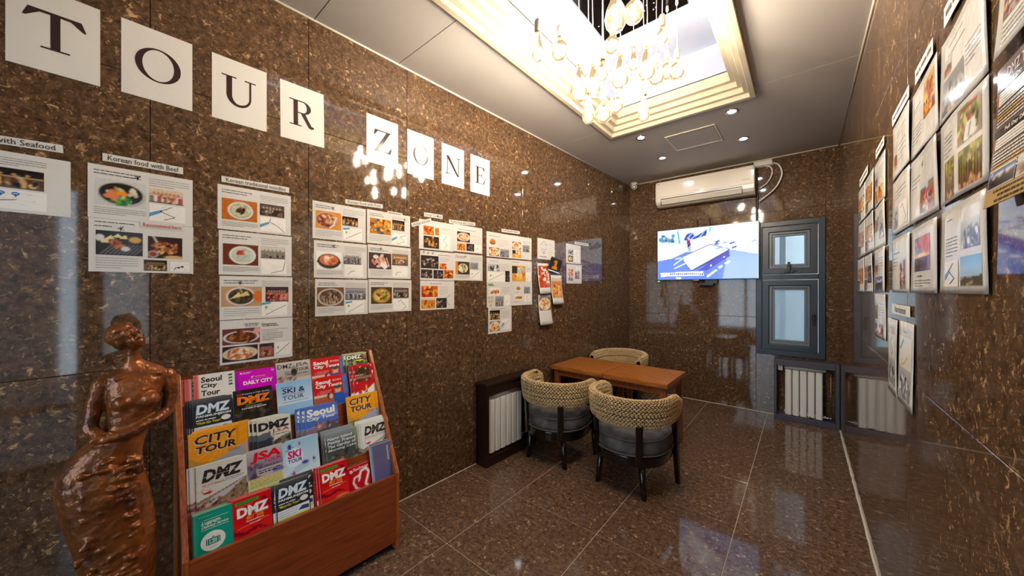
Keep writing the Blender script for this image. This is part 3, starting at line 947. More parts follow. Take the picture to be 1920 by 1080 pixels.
cable('power_cable', [(-.33, BY - .03, 2.80), (-.27, BY - .04, 2.76), (-.265, BY - .03, 2.68), (-.31, BY - .02, 2.60), (-.375, BY - .03, 2.55)], .007, 'cord', 'short white cable looping down from the cable box')
cable('drain_hose', [(-.255, BY - .03, 2.815), (-.20, BY - .05, 2.77), (-.175, BY - .04, 2.66), (-.24, BY - .03, 2.52), (-.38, BY - .05, 2.40)], .008, 'cord', 'longer white hose curving round to the air conditioner')
cable('television_cable', [(-.395, BY - .015, 2.50), (-.40, BY - .012, 2.33), (-.405, BY - .02, 2.14)], .011, 'dkgrey', 'dark vertical cable between air conditioner and television')

# ================================================================== RADIATORS IN WOODEN SURROUNDS
def radiator(parent, x0, n, w, z0, z1, d):
    """n aluminium sections, width along X, height Y, facing Z"""
    sec = MB(); g = .006
    prof = [(0, 0), (w - g, 0), (w - g, .075), (w - g - .008, .085), (.008, .085), (0, .075)]
    sec.prism([(a, c) for a, c in prof], z0, z1, 1)
    me = sec.mesh('section', M['rad'])
    for k in range(n):
        o = bpy.data.objects.new('section', me); C.objects.link(o); o.parent = parent
        o.location = (x0 + k * w, 0, d)
        bv = o.modifiers.new('bevel', 'BEVEL'); bv.width = .004; bv.segments = 2; bv.limit_method = 'ANGLE'
def pipe_valve(parent, x, z0, z1, d, mat='brass'):
    b = MB(); b.tube([(x, z0, d), (x, z1, d)], .006, 8); obj('pipe', b, M[mat], parent)
    for z in (z0, z1):
        b = MB(); b.ell((x, z, d), (.018, .010, .018), 10, 6)
        if z == z0: b.tube([(x - .05, z0 - .006, d), (x, z0 - .006, d)], .009, 8)
        obj('valve', b, M['chrome'], parent)

# left wall: dark box surround
t = thing('radiator_cabinet', 'dark wooden box around a white radiator on the left wall', 'radiator', LM(-2.925, 0))
D, W, H = .122, .62, .655
b = MB()
b.box(0, 0, 0, .03, H - .02, D); b.box(W - .03, 0, 0, W, H - .02, D)
b.box(.03, 0, 0, W - .03, .075, D); b.box(.03, H - .095, .08, W - .03, H - .02, D)
obj('surround', b, M['dkwood'], t, bevel=.003)
b = MB(); b.box(-.012, H - .02, 0, W + .012, H + .004, D + .014); obj('top_board', b, M['dkwood'], t, bevel=.004)
b = MB(); b.box(.03, .075, .002, W - .03, H - .095, .006); obj('back_board', b, M['black'], t)
for zz, rr in ((H - .13, .018), (.10, .016)):
    b = MB(); b.tube([(.05, zz, .06), (W - .12, zz, .06)], rr, 10); obj('header_pipe', b, M['rad'], t)
radiator(t, .055, 6, .066, .09, H - .14, .02)
pipe_valve(t, W - .075, .12, H - .12, .07)

# back wall: slate frame, open behind
t = thing('framed_radiator', 'white radiator in a slate frame below the back window', 'radiator', BM(-.238, 0))
W, H, D = .52, .645, .155
b = MB()
b.box(0, 0, .0, .022, H, D); b.box(W - .03, 0, .0, W, H, D)
b.box(.022, 0, .0, W - .03, .055, D); b.box(.022, H - .06, .0, W - .03, H, D)
obj('surround', b, M['purp'], t, bevel=.003)
for zz, rr in ((H - .085, .017), (.085, .015)):
    b = MB(); b.tube([(.085, zz, .085), (W - .10, zz, .085)], rr, 10); obj('header_pipe', b, M['rad'], t)
radiator(t, .092, 5, .062, .06, H - .105, .045)
pipe_valve(t, W - .062, .09, H - .1, .09)
b = MB(); b.box(.03, H - .125, .05, .072, H - .07, .10); b.box(.04, H - .118, .10, .062, H - .077, .106); obj('control_box', b, M['white'], t, bevel=.003)
b = MB(); b.box(.285, .075, .1305, .30, .079, .1325); b.box(.285, .060, .1305, .325, .0725, .1325); obj('sticker', b, M['dkgrey'], t)

# ================================================================== TABLES
def table(label, x0, y0, W, D):
    t = thing('side_table', label, 'table', Matrix.Translation((x0, y0, 0)), 'square wooden side tables pushed together')
    H = .641
    for k in range(5):   # top glued up from boards
        b = MB(); b.box(0, D * k / 5 + .0004, H - .038, W, D * (k + 1) / 5 - .0004, H)
        obj('top_board', b, M['table'], t, bevel=.0012)
    for x, y in ((.02, .02), (W - .068, .02), (.02, D - .068), (W - .068, D - .068)):
        b = MB(); b.box(x, y, 0, x + .048, y + .048, H - .038); obj('leg', b, M['tleg'], t, bevel=.003)
    b = MB()
    b.box(.068, .028, H - .098, W - .068, .046, H - .038); b.box(.068, D - .046, H - .098, W - .068, D - .028, H - .038)
    b.box(.028, .068, H - .098, .046, D - .068, H - .038); b.box(W - .046, .068, H - .098, W - .028, D - .068, H - .038)
    obj('apron', b, M['tleg'], t, bevel=.002)
    return t
table('orange-brown wooden side table against the left wall', -1.934, 2.922, .546, .57)
table('orange-brown wooden side table standing further from the left wall', -1.380, 2.912, .553, .57)

# ================================================================== RATTAN CHAIRS
def chair_path(u, R, yb, arm):
    """U-shaped plan path, u in 0..1 from the left arm tip round the back to the right arm tip"""
    a0 = radians(208)  # sweep of the curved back
    Ls = arm; Lc = R * radians(180)
    tot = 2 * Ls + Lc; s = u * tot
    if s < Ls:
        return (-R, Ls - s), (0, -1)
    if s < Ls + Lc:
        a = pi + (s - Ls) / R
        return (R * cos(a), R * sin(a)), (-sin(a), cos(a))
    s2 = s - Ls - Lc
    return (R, s2), (0, 1)
def make_chair(label, mat):
    t = thing('rattan_chair', label, 'chair', mat, 'woven tub chairs around the tables')
    R = .268
    ZS = .40
    # seat frame: rounded ring, square-ish at the front (+Y)
    def outline(r, n=36):
        o = []
        for k in range(n):
            a = 2 * pi * k / n
            ex = .62
            x = r * (abs(cos(a)) ** ex) * (1 if cos(a) > 0 else -1)
            y = r * (abs(sin(a)) ** ex) * (1 if sin(a) > 0 else -1)
            wy = 1.0
            if y < 0:  # rounder back
                x = r * cos(a) * 1.0 if abs(cos(a)) < .99 else x
                y = r * sin(a)
                bl = min(1, -y / r * 1.6)
                x = x * bl + (r * (abs(cos(a)) ** ex) * (1 if cos(a) > 0 else -1)) * (1 - bl)
            o.append((x, y))
        return o
    b = MB()
    for (ra, rb_, z0, z1) in ((.255, .262, .215, .285),):
        o1, o2 = outline(ra), outline(rb_); n = len(o1)
        vs = [(x, y, z0) for x, y in o1] + [(x, y, z1) for x, y in o2] + [(0, 0, z0), (0, 0, z1)]
        fs = []
        for k in range(n):
            j = (k + 1) % n
            fs += [(k, j, n + j, n + k), (2 * n, j, k), (2 * n + 1, n + k, n + j)]
        b.add(vs, fs, 0, False)
    obj('seat_frame', b, M['espresso'], t, bevel=.004)
    # cushion
    b = MB(); n = 36; rows = [(.24, .286), (.256, .297), (.262, .325), (.258, .365), (.244, .390), (.214, .403), (.15, .410), (.07, .412)]
    vs = []
    for r, z in rows:
        vs += [(x, y, z) for x, y in outline(r, n)]
    vs.append((0, 0, .413)); fs = []
    for i in range(len(rows) - 1):
        for k in range(n):
            j = (k + 1) % n
            fs.append((i * n + k, i * n + j, (i + 1) * n + j, (i + 1) * n + k))
    e = (len(rows) - 1) * n
    fs += [(e + k, e + (k + 1) % n, len(vs) - 1) for k in range(n)]
    b.add(vs, fs, 0, True); seat = obj('seat', b, M['velvet'], t)
    b = MB()
    for r, z in ((.262, .296), (.250, .388)):
        pts = [(x * 1.003, y * 1.003, z) for x, y in outline(r, n)]
        b.tube(pts + [pts[0]], .005, 6, caps=False)
    obj('piping', b, M['piping'], seat)
    # legs
    for x0, y0, x1, y1 in ((-.15, -.165, -.172, -.175), (.15, -.165, .172, -.175)):
        b = MB(); b.tube([(x0, y0, .225), (x1, y1, .0)], [.023, .018], 12); obj('leg', b, M['espresso'], t)
    for s in (-1, 1):
        b = MB(); q = [(s * .266, .14, .55), (s * .252, .175, .30), (s * .262, .195, .0)]
        for (pa, pb, wa, wb_) in ((q[0], q[1], .024, .024), (q[1], q[2], .024, .017)):
            va = [(pa[0] + dx * wa * .8, pa[1] + dy * wa, pa[2]) for dx, dy in ((-1, -1), (1, -1), (1, 1), (-1, 1))]
            vb = [(pb[0] + dx * wb_ * .8, pb[1] + dy * wb_, pb[2]) for dx, dy in ((-1, -1), (1, -1), (1, 1), (-1, 1))]
            b.add(va + vb, [(0, 1, 2, 3), (7, 6, 5, 4)] + [(k, 4 + k, 4 + (k + 1) % 4, (k + 1) % 4) for k in range(4)])
        obj('leg', b, M['espresso'], t, bevel=.004)
    # two uprights between seat frame and the woven back
    for s in (-1, 1):
        b = MB(); a = -pi / 2 + s * .62
        c1, c2 = (.262 * cos(a), .262 * sin(a)), (.276 * cos(a), .276 * sin(a))
        T_ = [(c1[0], c1[1], .235), (c2[0], c2[1], .52)]
        u = Vector((-sin(a), cos(a), 0)) * .023; w = Vector((cos(a), sin(a), 0)) * .012
        va = [Vector(T_[0]) + u * i + w * j for i, j in ((-1, -1), (1, -1), (1, 1), (-1, 1))]
        vb = [Vector(T_[1]) + u * i + w * j for i, j in ((-1, -1), (1, -1), (1, 1), (-1, 1))]
        b.add(va + vb, [(0, 3, 2, 1), (4, 5, 6, 7)] + [(k, (k + 1) % 4, 4 + (k + 1) % 4, 4 + k) for k in range(4)])
        obj('upright', b, M['espresso'], t, bevel=.003)
    # woven back: a solid core wrapped in rows of twisted strands
    arm, zc, hh, th = .17, .568, .092, .026
    def section(u, ph):
        (px, py), (tx, ty) = chair_path(u, R, 0, arm)
        nx, ny = ty, -tx      # outward
        e = min(u, 1 - u) * 2
        tap = min(1, .62 + e * 3.0) if e < .13 else 1.0
        lift = .012 * (1 - abs(u - .5) * 2)
        ex = .55
        cx = (abs(cos(ph)) ** ex) * (1 if cos(ph) > 0 else -1) * th
        cz = (abs(sin(ph)) ** ex) * (1 if sin(ph) > 0 else -1) * hh * tap
        lean = .10 * cz
        return Vector((px + nx * (cx + lean), py + ny * (cx + lean), zc + cz + lift)), Vector((tx, ty, 0))
    b = MB(); nu, npn = 40, 16; vs = []
    for i in range(nu + 1):
        for k in range(npn):
            p, _ = section(i / nu, 2 * pi * k / npn); vs.append(p)
    fs = [(i * npn + k, i * npn + (k + 1) % npn, (i + 1) * npn + (k + 1) % npn, (i + 1) * npn + k) for i in range(nu) for k in range(npn)]
    fs += [tuple(range(npn)), tuple(nu * npn + k for k in range(npn - 1, -1, -1))]
    b.add(vs, fs, 0, True)
    back = obj('backrest', b, pbr('shaded_seagrass_core', (58, 42, 26), .8), t)  # core coloured dark as the shade in the gaps between strands
    # equal-length rows round the section
    ph_s = []; N = 400; acc = 0; prev = section(.5, 0)[0]; L_ = [0]
    for i in range(1, N + 1):
        q = section(.5, 2 * pi * i / N)[0]; acc += (q - prev).length; prev = q; L_.append(acc)
    rows_n = 31
    for r in range(rows_n):
        tgt = acc * r / rows_n
        i = next(i for i in range(N + 1) if L_[i] >= tgt); ph_s.append(2 * pi * i / N)
    b = MB(); cols = 50
    for r, ph in enumerate(ph_s):
        for c_ in range(cols):
            u = (c_ + (.5 if r % 2 else 0) + .25) / cols
            if u > .995: continue
            p, tg = section(u, ph); p2, _ = section(u, ph + .12)
            up_ = (p2 - p).normalized(); nn = tg.cross(up_).normalized()
            sgn = 1 if r % 2 else -1
            ax = (tg + up_ * sgn * .55).normalized(); sd = nn.cross(ax).normalized()
            la, wa, ha = .0160, .0064, .0078
            base = p + nn * .001
            vs = [base - ax * la, base + ax * la]
            for f_, k_ in ((-.45, .9), (.45, .9)):
                for q in range(5):
                    an = 2 * pi * q / 5
                    vs.append(base + ax * la * f_ + sd * wa * k_ * cos(an) + nn * ha * k_ * sin(an))
            fs = [(0, 2 + (q + 1) % 5, 2 + q) for q in range(5)] + [(1, 7 + q, 7 + (q + 1) % 5) for q in range(5)]
            fs += [(2 + q, 2 + (q + 1) % 5, 7 + (q + 1) % 5, 7 + q) for q in range(5)]
            b.add(vs, fs, 0, True)
    wv = obj('woven_strands', b, M['rattan'], back); wv['kind'] = 'stuff'
    return t
def chair_m(x, y, a): return Matrix.Translation((x, y, 0)) @ Matrix.Rotation(radians(a), 4, 'Z')
c0 = make_chair('woven rattan tub chair in front of the right table, nearest the camera', chair_m(-.965, 2.51, -4))
dup(c0, chair_m(-1.60, 2.50, 3), 'woven rattan tub chair beside the dark radiator box')
dup(c0, chair_m(-1.62, 3.88, 180), 'woven rattan tub chair behind the left table, facing the camera')

# ================================================================== BROCHURE RACK
RS0 = -4.667
rack = thing('brochure_rack', 'red-brown cherry wood stepped brochure rack against the left wall', 'rack', LF(RS0, .004))
LEN = .855
prof = [(0, 0), (.372, 0), (.372, .412), (.050, 1.035), (0, 1.035)]
for y in (0, LEN - .02):
    b = MB(); b.prism(prof, y, y + .02, 1)
    obj('side_panel', b, M['cherry_v'], rack, bevel=.003)
b = MB(); b.box(.352, .02, .045, .372, LEN - .02, .405); obj('front_panel', b, M['cherry'], rack, bevel=.002)
b = MB(); b.box(.31, .02, 0, .33, LEN - .02, .05); obj('gap_shade_board', b, M['black'], rack)  # black board standing in for the shade below the front panel
b = MB(); b.box(0, .02, 0, .008, LEN - .02, 1.02); obj('back_board', b, M['cherry'], rack)
TILT = radians(14)
DIV = [(.272, .535), (.207, .655), (.142, .785), (.077, .905)]
for o_, z_ in DIV:
    b = MB(); ln = .23
    pr = [(o_, z_), (o_ + .007, z_), (o_ + .007 + ln * sin(TILT), z_ - ln * cos(TILT)), (o_ + ln * sin(TILT), z_ - ln * cos(TILT))]
    b.prism(pr, .02, LEN - .02, 1); obj('divider', b, M['cherry'], rack, bevel=.001)
for o_, z_ in [(.34, .315)] + [(o + .05, z - .21) for o, z in DIV]:
    b = MB(); b.box(o_ - .05, .02, z_ - .012, o_ + .012, LEN - .02, z_); obj('shelf', b, M['cherry'], rack)

YB = UP * cos(TILT) - LN * sin(TILT); ZB = LN * cos(TILT) + UP * sin(TILT)
def brochure_matrix(s, z, row, h, back=0.0, roll=0.0):
    P = LW0 + LD * s + LN * (.302 - .065 * row) + UP * z - YB * h - ZB * back
    m = frame(P, LD, YB, ZB)
    return m @ Matrix.Rotation(roll, 4, 'Z') if roll else m
ORD = ['first copy', 'second copy', 'third copy', 'fourth copy', 'fifth copy']
def brochure(label, s, w, z, row, cover, ink, h=.21, t=.004, copies=(), roll=0.0, edge='paper', group=None, side=None):
    root = thing('brochure', label, 'brochure', brochure_matrix(s, z, row, h, 0, roll), group)
    b = MB(); b.box(0, 0, -t, w, h, 0)
    obj('pages', b, M[edge], root)
    if cover is not None:
        cover.build('cover', root, 0, 0, w, h, .0005, M['inkgloss'])
    ik = Ink(); ik.z = .0009
    ink(ik, w, h)
    if ik.f: ik.build('printed_title', root, M['inkgloss'])
    for k, (ds, dz) in enumerate(copies):
        dup(root, brochure_matrix(s + ds, z + dz, row, h, (t + .0006) * (k + 1), roll), '%s, %s behind' % (label, ORD[k]), group)
    return root
R0 = random.Random(11)
WHT = (244, 244, 240)

# -- cover designs (w, h in metres; y up)
def c_teal():
    return Cv(14, 20, (14, 156, 132)).rect(0, 0, .05, 1, (90, 200, 190))
def i_teal(k, w, h):
    k.line([(.03, h - .028), (w - .012, h - .028)], .0013, WHT); k.line([(.022, h - .062), (w - .012, h - .062)], .0013, WHT)
    k.text('Luggage,', .022, h - .046, w - .035, h - .031, WHT, .012, .3); k.text('Delivery Service', .022, h - .060, w - .012, h - .046, WHT, .012, .3)
    cx, cy = w * .48, h - .108
    k.ell(cx, cy, .037, .034, (238, 240, 236), 32)
    k.rect(cx - .016, cy - .012, cx + .016, cy + .010, (20, 110, 96), .0003); k.rect(cx - .012, cy - .009, cx + .012, cy + .007, (150, 210, 196), .0006)
    k.rect(cx - .021, cy - .012, cx - .018, cy + .010, (20, 110, 96), .0003); k.rect(cx + .018, cy - .012, cx + .021, cy + .010, (20, 110, 96), .0003)
    k.poly([(cx - .010, cy - .006), (cx, cy - .001), (cx - .006, cy + .006)], (20, 110, 96), .0009); k.rect(cx - .004, cy + .012, cx + .004, cy + .015, (20, 110, 96), .0003)
    k.dashes(R0, cx - .012, cy - .022, cx + .012, .0016, (120, 150, 146), .0003)
    k.ell(.010, h - .014, .004, .004, (92, 116, 136), 12); k.dashes(R0, .016, h - .015, .055, .0018, (150, 220, 206))
def c_red():
    c = Cv(30, 42, (206, 18, 26)).grad((214, 22, 30), (226, 60, 30), 0, .45, 1, 1)
    c.poly([(.45, .05), (.75, .1), (1, .35), (1, .25), (.85, .1)], (130, 14, 30)); c.poly([(0, .55), (.3, .62), (.6, .56), (1, .7), (.6, .63), (.25, .68), (0, .64)], (140, 10, 34))
    c.ell(.75, .9, .4, .2, (244, 150, 90), .8); c.poly([(0, 1), (.0, .9), (.18, .82), (.3, .86), (.45, .84), (.5, 1)], (30, 10, 16)); c.ell(.12, .8, .06, .05, (30, 10, 16))
    return c
def i_red(k, w, h):
    k.line([(.012, h - .016), (w * .62, h - .016)], .011, (44, 168, 60)); k.dashes(R0, .014, h - .017, w * .6, .0024, (16, 96, 30), .0003)
    k.line([(.012, h - .029), (w * .5, h - .029)], .001, (250, 190, 60))
    k.text('DMZ', .012, h - .072, w - .010, h - .034, WHT, .05, .0)
    k.text('板门店', w * .32, h - .088, w * .78, h - .073, (246, 176, 30), .015)
    k.text('Panmunjeom', w * .32, h - .098, w * .78, h - .090, WHT, .02); k.line([(w * .1, h - .112), (w * .9, h - .100)], .0012, (250, 180, 40))
    k.dashes(R0, w * .4, h - .107, w * .7, .003, (250, 220, 210))
def c_pan():
    c = Cv(30, 42, (40, 46, 54)).grad((92, 88, 92), (36, 44, 52), 0, 0, 1, .16)
    return c
def i_pan(k, w, h, beige=False):
    col = (214, 228, 240) if not beige else (232, 206, 170)
    k.text('DMZ', .010, h - .062, w - .006, h - .022, col, .045, .12)
    k.text('PANMUNJEOM', .010, h - .078, w - .006, h - .066, (240, 240, 240) if not beige else col, .03)
    k.dashes(R0, .010, h - .088, w * .58, .004, (220, 224, 228)); k.text('“Must-Go Tour!”', .010, h - .102, w * .72, h - .092, (250, 232, 20), .015, .2)
    k.ell(w * .82, h - .091, .016, .011, (226, 226, 224), 22)
    k.rect(.004, .020, w - .004, h - .112, (226, 230, 236)); 
    for q in range(5): k.dashes(R0, .010, h - .122 - q * .009, w * .6, .002, (150, 158, 170), .0003)
    k.poly([(w * .62, h - .135), (w * .75, h - .120), (w * .95, h - .124), (w * .95, h - .14)], (50, 70, 110), .0003); k.rect(.004, h - .152, w - .004, h - .146, (214, 220, 40), .0003)
def c_smallred(): return Cv(10, 14, (188, 22, 36))
def i_smallred(k, w, h):
    for q in range(3): k.dashes(R0, .010, h - .022 - q * .008, w * (.4 + .12 * q), .002, (240, 170, 160))
    k.dashes(R0, .010, h - .052, w - .012, .007, (214, 120, 122)); k.dashes(R0, .010, h - .062, w - .02, .005, (214, 120, 122)); k.dashes(R0, .012, h - .072, w * .6, .002, (230, 160, 160))
    k.rect(.008, h - .118, w - .008, h - .084, (236, 240, 240)); k.rect(w * .56, h - .112, w * .63, h - .096, (200, 30, 40), .0003); k.ell(w * .75, h - .097, .007, .007, (90, 160, 40), 14, .0003)
    k.line([(w * .3, h - .118), (w * .4, h - .09)], .0008, (170, 190, 190), .0003)
def c_sac():
    c = Cv(26, 36, (196, 18, 28))
    c.line([(.35, .62), (.25, .45), (.32, .32), (.5, .30), (.55, .38), (.48, .45)], .07, WHT); c.line([(.52, .36), (.62, .2), (.85, .16), (.95, .3), (.85, .45), (.75, .6), (.9, .78)], .10, WHT); c.line([(.3, .6), (.5, .7), (.85, .78)], .05, WHT)
    c.poly([(.35, .92), (.7, .76), (.75, .84), (.45, .98)], (236, 140, 30)); return c
def i_sac(k, w, h):
    k.rect(.018, h - .026, .032, h - .012, WHT); k.line([(.02, h - .024), (.03, h - .014)], .0014, (30, 30, 30), .0003)
    k.text('Sacheon', .036, h - .022, w - .006, h - .008, WHT, .01, .1)
def c_pur(): return Cv(12, 20, (100, 96, 132)).grad((104, 100, 134), (88, 84, 146), 0, .3, 1, 1).rect(0, 0, .03, 1, (150, 170, 220))
def i_pur(k, w, h):
    y = h - .022
    for q in range(7):
        k.arc(w * .78, y, .005, .005, 0, pi * 1.6, .0016, .0016, WHT, 8); k.line([(w * .76, y - .004), (w * .81, y + .003)], .0012, WHT, .0002); y -= .011
    for q in range(12): k.rect(w * .88, h - .05 - q * .005, w * .895, h - .047 - q * .005, (226, 170, 180))
def c_dmzw():
    c = Cv(44, 60, (222, 224, 220)); rr = random.Random(4)
    c.poly([(0, .62), (.5, .52), (1, .40), (1, 1), (0, 1)], (150, 128, 104)); c.poly([(.0, .68), (.45, .56), (.7, .5), (.95, .42), (.6, .62), (0, .8)], (196, 200, 208))
    c.blobs(rr, 130, [(40, 36, 40), (190, 60, 60), (220, 220, 226), (70, 80, 120), (90, 110, 70), (170, 140, 110)], .3, .78, .34, .14, .028)
    c.blobs(rr, 60, [(110, 84, 60), (150, 120, 80), (84, 66, 48), (180, 150, 110)], .84, .66, .2, .16, .03)
    c.rect(0, .9, 1, 1, (120, 124, 90)); return c
def i_dmzw(k, w, h):
    k.text('DMZ', .016, h - .066, w - .012, h - .020, (52, 42, 38), .05, .22)
    k.line([(.008, h - .046), (w - .012, h - .046)], .0014, (222, 224, 220), .0004)
    k.text('Not to be missed !!', .018, h - .081, w * .52, h - .073, (206, 40, 50), .01, .2); k.dashes(R0, w * .55, h - .074, w - .012, .0022, (90, 90, 90)); k.dashes(R0, w * .5, h - .080, w - .02, .0018, (120, 120, 120))
    k.poly([(.018, h - .108), (.030, h - .098), (.050, h - .104), (.040, h - .112)], (220, 50, 40)); k.ell(.028, h - .094, .012, .010, (244, 240, 236), 20, .0004); k.arc(.028, h - .094, .012, .010, 0, 2 * pi, .0012, .0012, (200, 50, 50), 20, .0006)
    k.dashes(R0, .020, h - .095, .036, .002, (150, 80, 80), .0008)
def c_jsa():
    c = Cv(34, 48, (184, 172, 180)).grad((198, 192, 200), (140, 122, 140), 0, 0, 1, .4); rr = random.Random(6)
    c.blobs(rr, 26, [(120, 84, 100), (90, 60, 80), (150, 90, 90), (110, 110, 150)], .2, .42, .3, .12, .07); c.rect(.25, .40, 1, .53, (196, 184, 190)); c.rect(.7, .46, 1, .53, (96, 104, 170))
    c.grad((240, 222, 150), (150, 190, 120), 0, .56, 1, 1); return c
def i_jsa(k, w, h):
    k.text('JSA', .010, h - .056, w - .006, h - .012, (226, 20, 34), .045, .1); k.text('TOUR', w * .45, h - .063, w - .006, h - .048, (196, 24, 110), .02, .15, .0004)
    k.text('88,000KRW /', w * .3, h - .085, w - .004, h - .074, (40, 40, 60), .01, 0); k.dashes(R0, w * .28, h - .095, w - .006, .004, (60, 56, 80)); k.dashes(R0, w * .3, h - .104, w * .8, .005, (50, 44, 60))
    for q in range(5): k.dashes(R0, .006, h - .124 - q * .007, w - .006, .0022, (120, 110, 70))
def c_ski():
    c = Cv(34, 48, (178, 214, 236)).grad((158, 204, 234), (214, 226, 240), 0, 0, 1, .8)
    c.ell(.45, .36, .27, .2, (226, 238, 246), .8); c.poly([(.0, .5), (.1, .46), (.2, .5)], (120, 170, 200)); c.poly([(.1, .75), (.5, .55), (.9, .5), (.9, .6), (.4, .72)], (160, 200, 220), .7)
    c.ell(.32, .12, .05, .05, (60, 40, 130)); c.line([(.2, .2), (.46, .14)], .012, (60, 60, 130)); c.ell(.62, .1, .03, .035, (200, 40, 130)); c.ell(.76, .52, .1, .035, (70, 60, 160)); c.ell(.4, .7, .04, .05, (190, 30, 120))
    return c
def i_ski(k, w, h):
    k.text('SKI', w * .25, h - .078, w * .66, h - .044, (206, 20, 116), .035, .05); k.text('TOUR', w * .25, h - .098, w * .68, h - .081, (66, 40, 130), .025, .05)
def c_nami():
    c = Cv(36, 50, (70, 80, 76)).grad((140, 150, 156), (60, 66, 62), 0, 0, 1, .4); rr = random.Random(9)
    c.blobs(rr, 60, [(130, 60, 70), (90, 100, 60), (60, 60, 70), (150, 140, 90), (44, 50, 50)], .5, .66, .55, .22, .06); c.rect(.9, 0, 1, .5, (150, 156, 110), .6); return c
def i_nami(k, w, h):
    for q, tx in enumerate(('Nami Island', 'Petite France', 'The Garden of', 'Morning Calm')):
        k.text(tx, .008, h - .034 - q * .0185, w - .010 - (.014 if q == 0 else 0), h - .020 - q * .0185, (230, 236, 240), .018, .15)
def c_city():
    c = Cv(40, 56, (240, 160, 26)); rr = random.Random(3)
    for q in range(14):
        a = q * pi / 7; c.line([(.6, .28), (.6 + .9 * cos(a), .28 + .9 * sin(a))], .03, (248, 188, 70), .5)
    c.poly([(0, .5), (.25, .62), (.6, .55), (1, .4), (1, 1), (0, 1)], (158, 166, 186)); c.poly([(0, .44), (.2, .56), (.45, .6), (.25, .68), (0, .75)], (190, 150, 60), .9)
    c.poly([(0, .62), (.4, .6), (.3, .8), (0, .9)], (130, 128, 72)); c.blobs(rr, 20, [(110, 116, 70), (170, 160, 90), (90, 96, 120)], .3, .75, .3, .1, .05); c.rect(.86, 0, .9, .4, (224, 146, 20)); return c
def i_city(k, w, h):
    for dx, dy, col, dz in ((-.0035, -.003, (240, 210, 200), 0), (0, 0, (58, 36, 28), .0005)):
        k.text('CITY', .018 + dx, h - .048 + dy, w - .022 + dx, h - .014 + dy, col, .02, .12, dz); k.text('TOUR', .022 + dx, h - .084 + dy, w - .026 + dx, h - .056 + dy, col, .035, .12, dz)
    for q in range(3): k.dashes(R0, w * .7, h - .094 - q * .004, w * .92, .0013, (84, 88, 110))
def c_dj():
    c = Cv(36, 50, (222, 220, 208)); c.poly([(0, .32), (.38, .28), (.45, .6), (0, .62)], (96, 106, 120)); c.poly([(0, .45), (.4, .42), (.42, .62), (0, .62)], (54, 60, 72)); c.ell(.42, .45, .05, .04, (70, 70, 130))
    c.poly([(.45, .5), (.7, .44), (1, .4), (1, .66), (.45, .7)], (120, 116, 100)); c.poly([(.48, .52), (.66, .47), (.66, .54), (.48, .6)], (84, 66, 50)); c.poly([(.8, .5), (1, .42), (1, .6)], (50, 54, 50)); return c
def i_dj(k, w, h):
    k.text('DMZ', .006, h - .052, w - .006, h - .016, (40, 42, 46), .05, .0); k.text('J.S.A', w * .42, h - .074, w - .008, h - .054, (158, 26, 40), .02, .0); k.dashes(R0, w * .44, h - .081, w - .008, .003, (70, 64, 60))
def c_seoul():
    c = Cv(36, 50, (76, 112, 200)).grad((70, 106, 196), (116, 152, 220), 0, 0, 1, .3); rr = random.Random(8)
    c.poly([(0, .52), (1, .4), (1, 1), (0, 1)], (90, 80, 100)); c.blobs(rr, 50, [(170, 60, 60), (60, 70, 90), (180, 170, 170), (70, 100, 80), (130, 70, 60)], .6, .56, .42, .18, .045)
    for q in range(4): c.line([(0, .50 + q * .035), (.6, .42 + q * .035)], .012, (226, 190, 190))
    return c
def i_seoul(k, w, h):
    k.text('Seoul', .008, h - .048, w - .014, h - .010, WHT, .045, .0); k.text('City Tour', .008, h - .072, w - .010, h - .050, WHT, .025, .1)
def c_orange():
    c = Cv(36, 50, (38, 34, 30)); rr = random.Random(2); c.blobs(rr, 70, [(70, 62, 50), (24, 22, 20), (90, 78, 60), (50, 48, 40)], .5, .4, .6, .5, .06); c.rect(.12, .02, .9, .42, (30, 26, 22), .8); return c
def i_orange(k, w, h):
    k.text('NO', .014, h - .023, .030, h - .013, (230, 60, 60), .03); k.text('Shopping & High Quality', .032, h - .021, w - .010, h - .013, (190, 200, 240), .02)
    for dx, col, dz in ((.0015, (250, 236, 200), 0), (0, (242, 120, 20), .0005)): k.text('DMZ', .014 + dx, h - .062, w - .012 + dx, h - .026, col, .05, .0, dz)
    k.line([(w * .3, h - .066), (w * .78, h - .062)], .0014, (180, 200, 40)); k.dashes(R0, w * .3, h - .075, w * .72, .0022, (220, 220, 210)); k.text('PANMUNJEOM', w * .2, h - .087, w * .82, h - .078, WHT, .02)
def c_ski2(): 
    return Cv(30, 42, (150, 196, 236)).grad((140, 190, 236), (206, 226, 246), 0, 0, 1, .5)
def i_ski2(k, w, h):
    k.dashes(R0, .016, h - .024, w * .45, .003, (70, 80, 130)); k.text('SKI &', .022, h - .052, w - .034, h - .028, (34, 34, 80), .02, .06); k.text('SNOWBOARD', .022, h - .062, w - .034, h - .054, (190, 60, 150), .005, .1)
    k.text('TOUR', .022, h - .084, w - .04, h - .064, (44, 90, 110), .008, .05); k.line([(w * .5, h - .084), (w * .7, h - .078)], .0012, (40, 40, 90)); k.dashes(R0, .022, h - .095, w - .02, .002, (150, 70, 150))
    for q in range(3): k.ell(w * (.72 + .07 * q), h - .079 + q * .002, .0012, .0012, (40, 40, 90), 8)
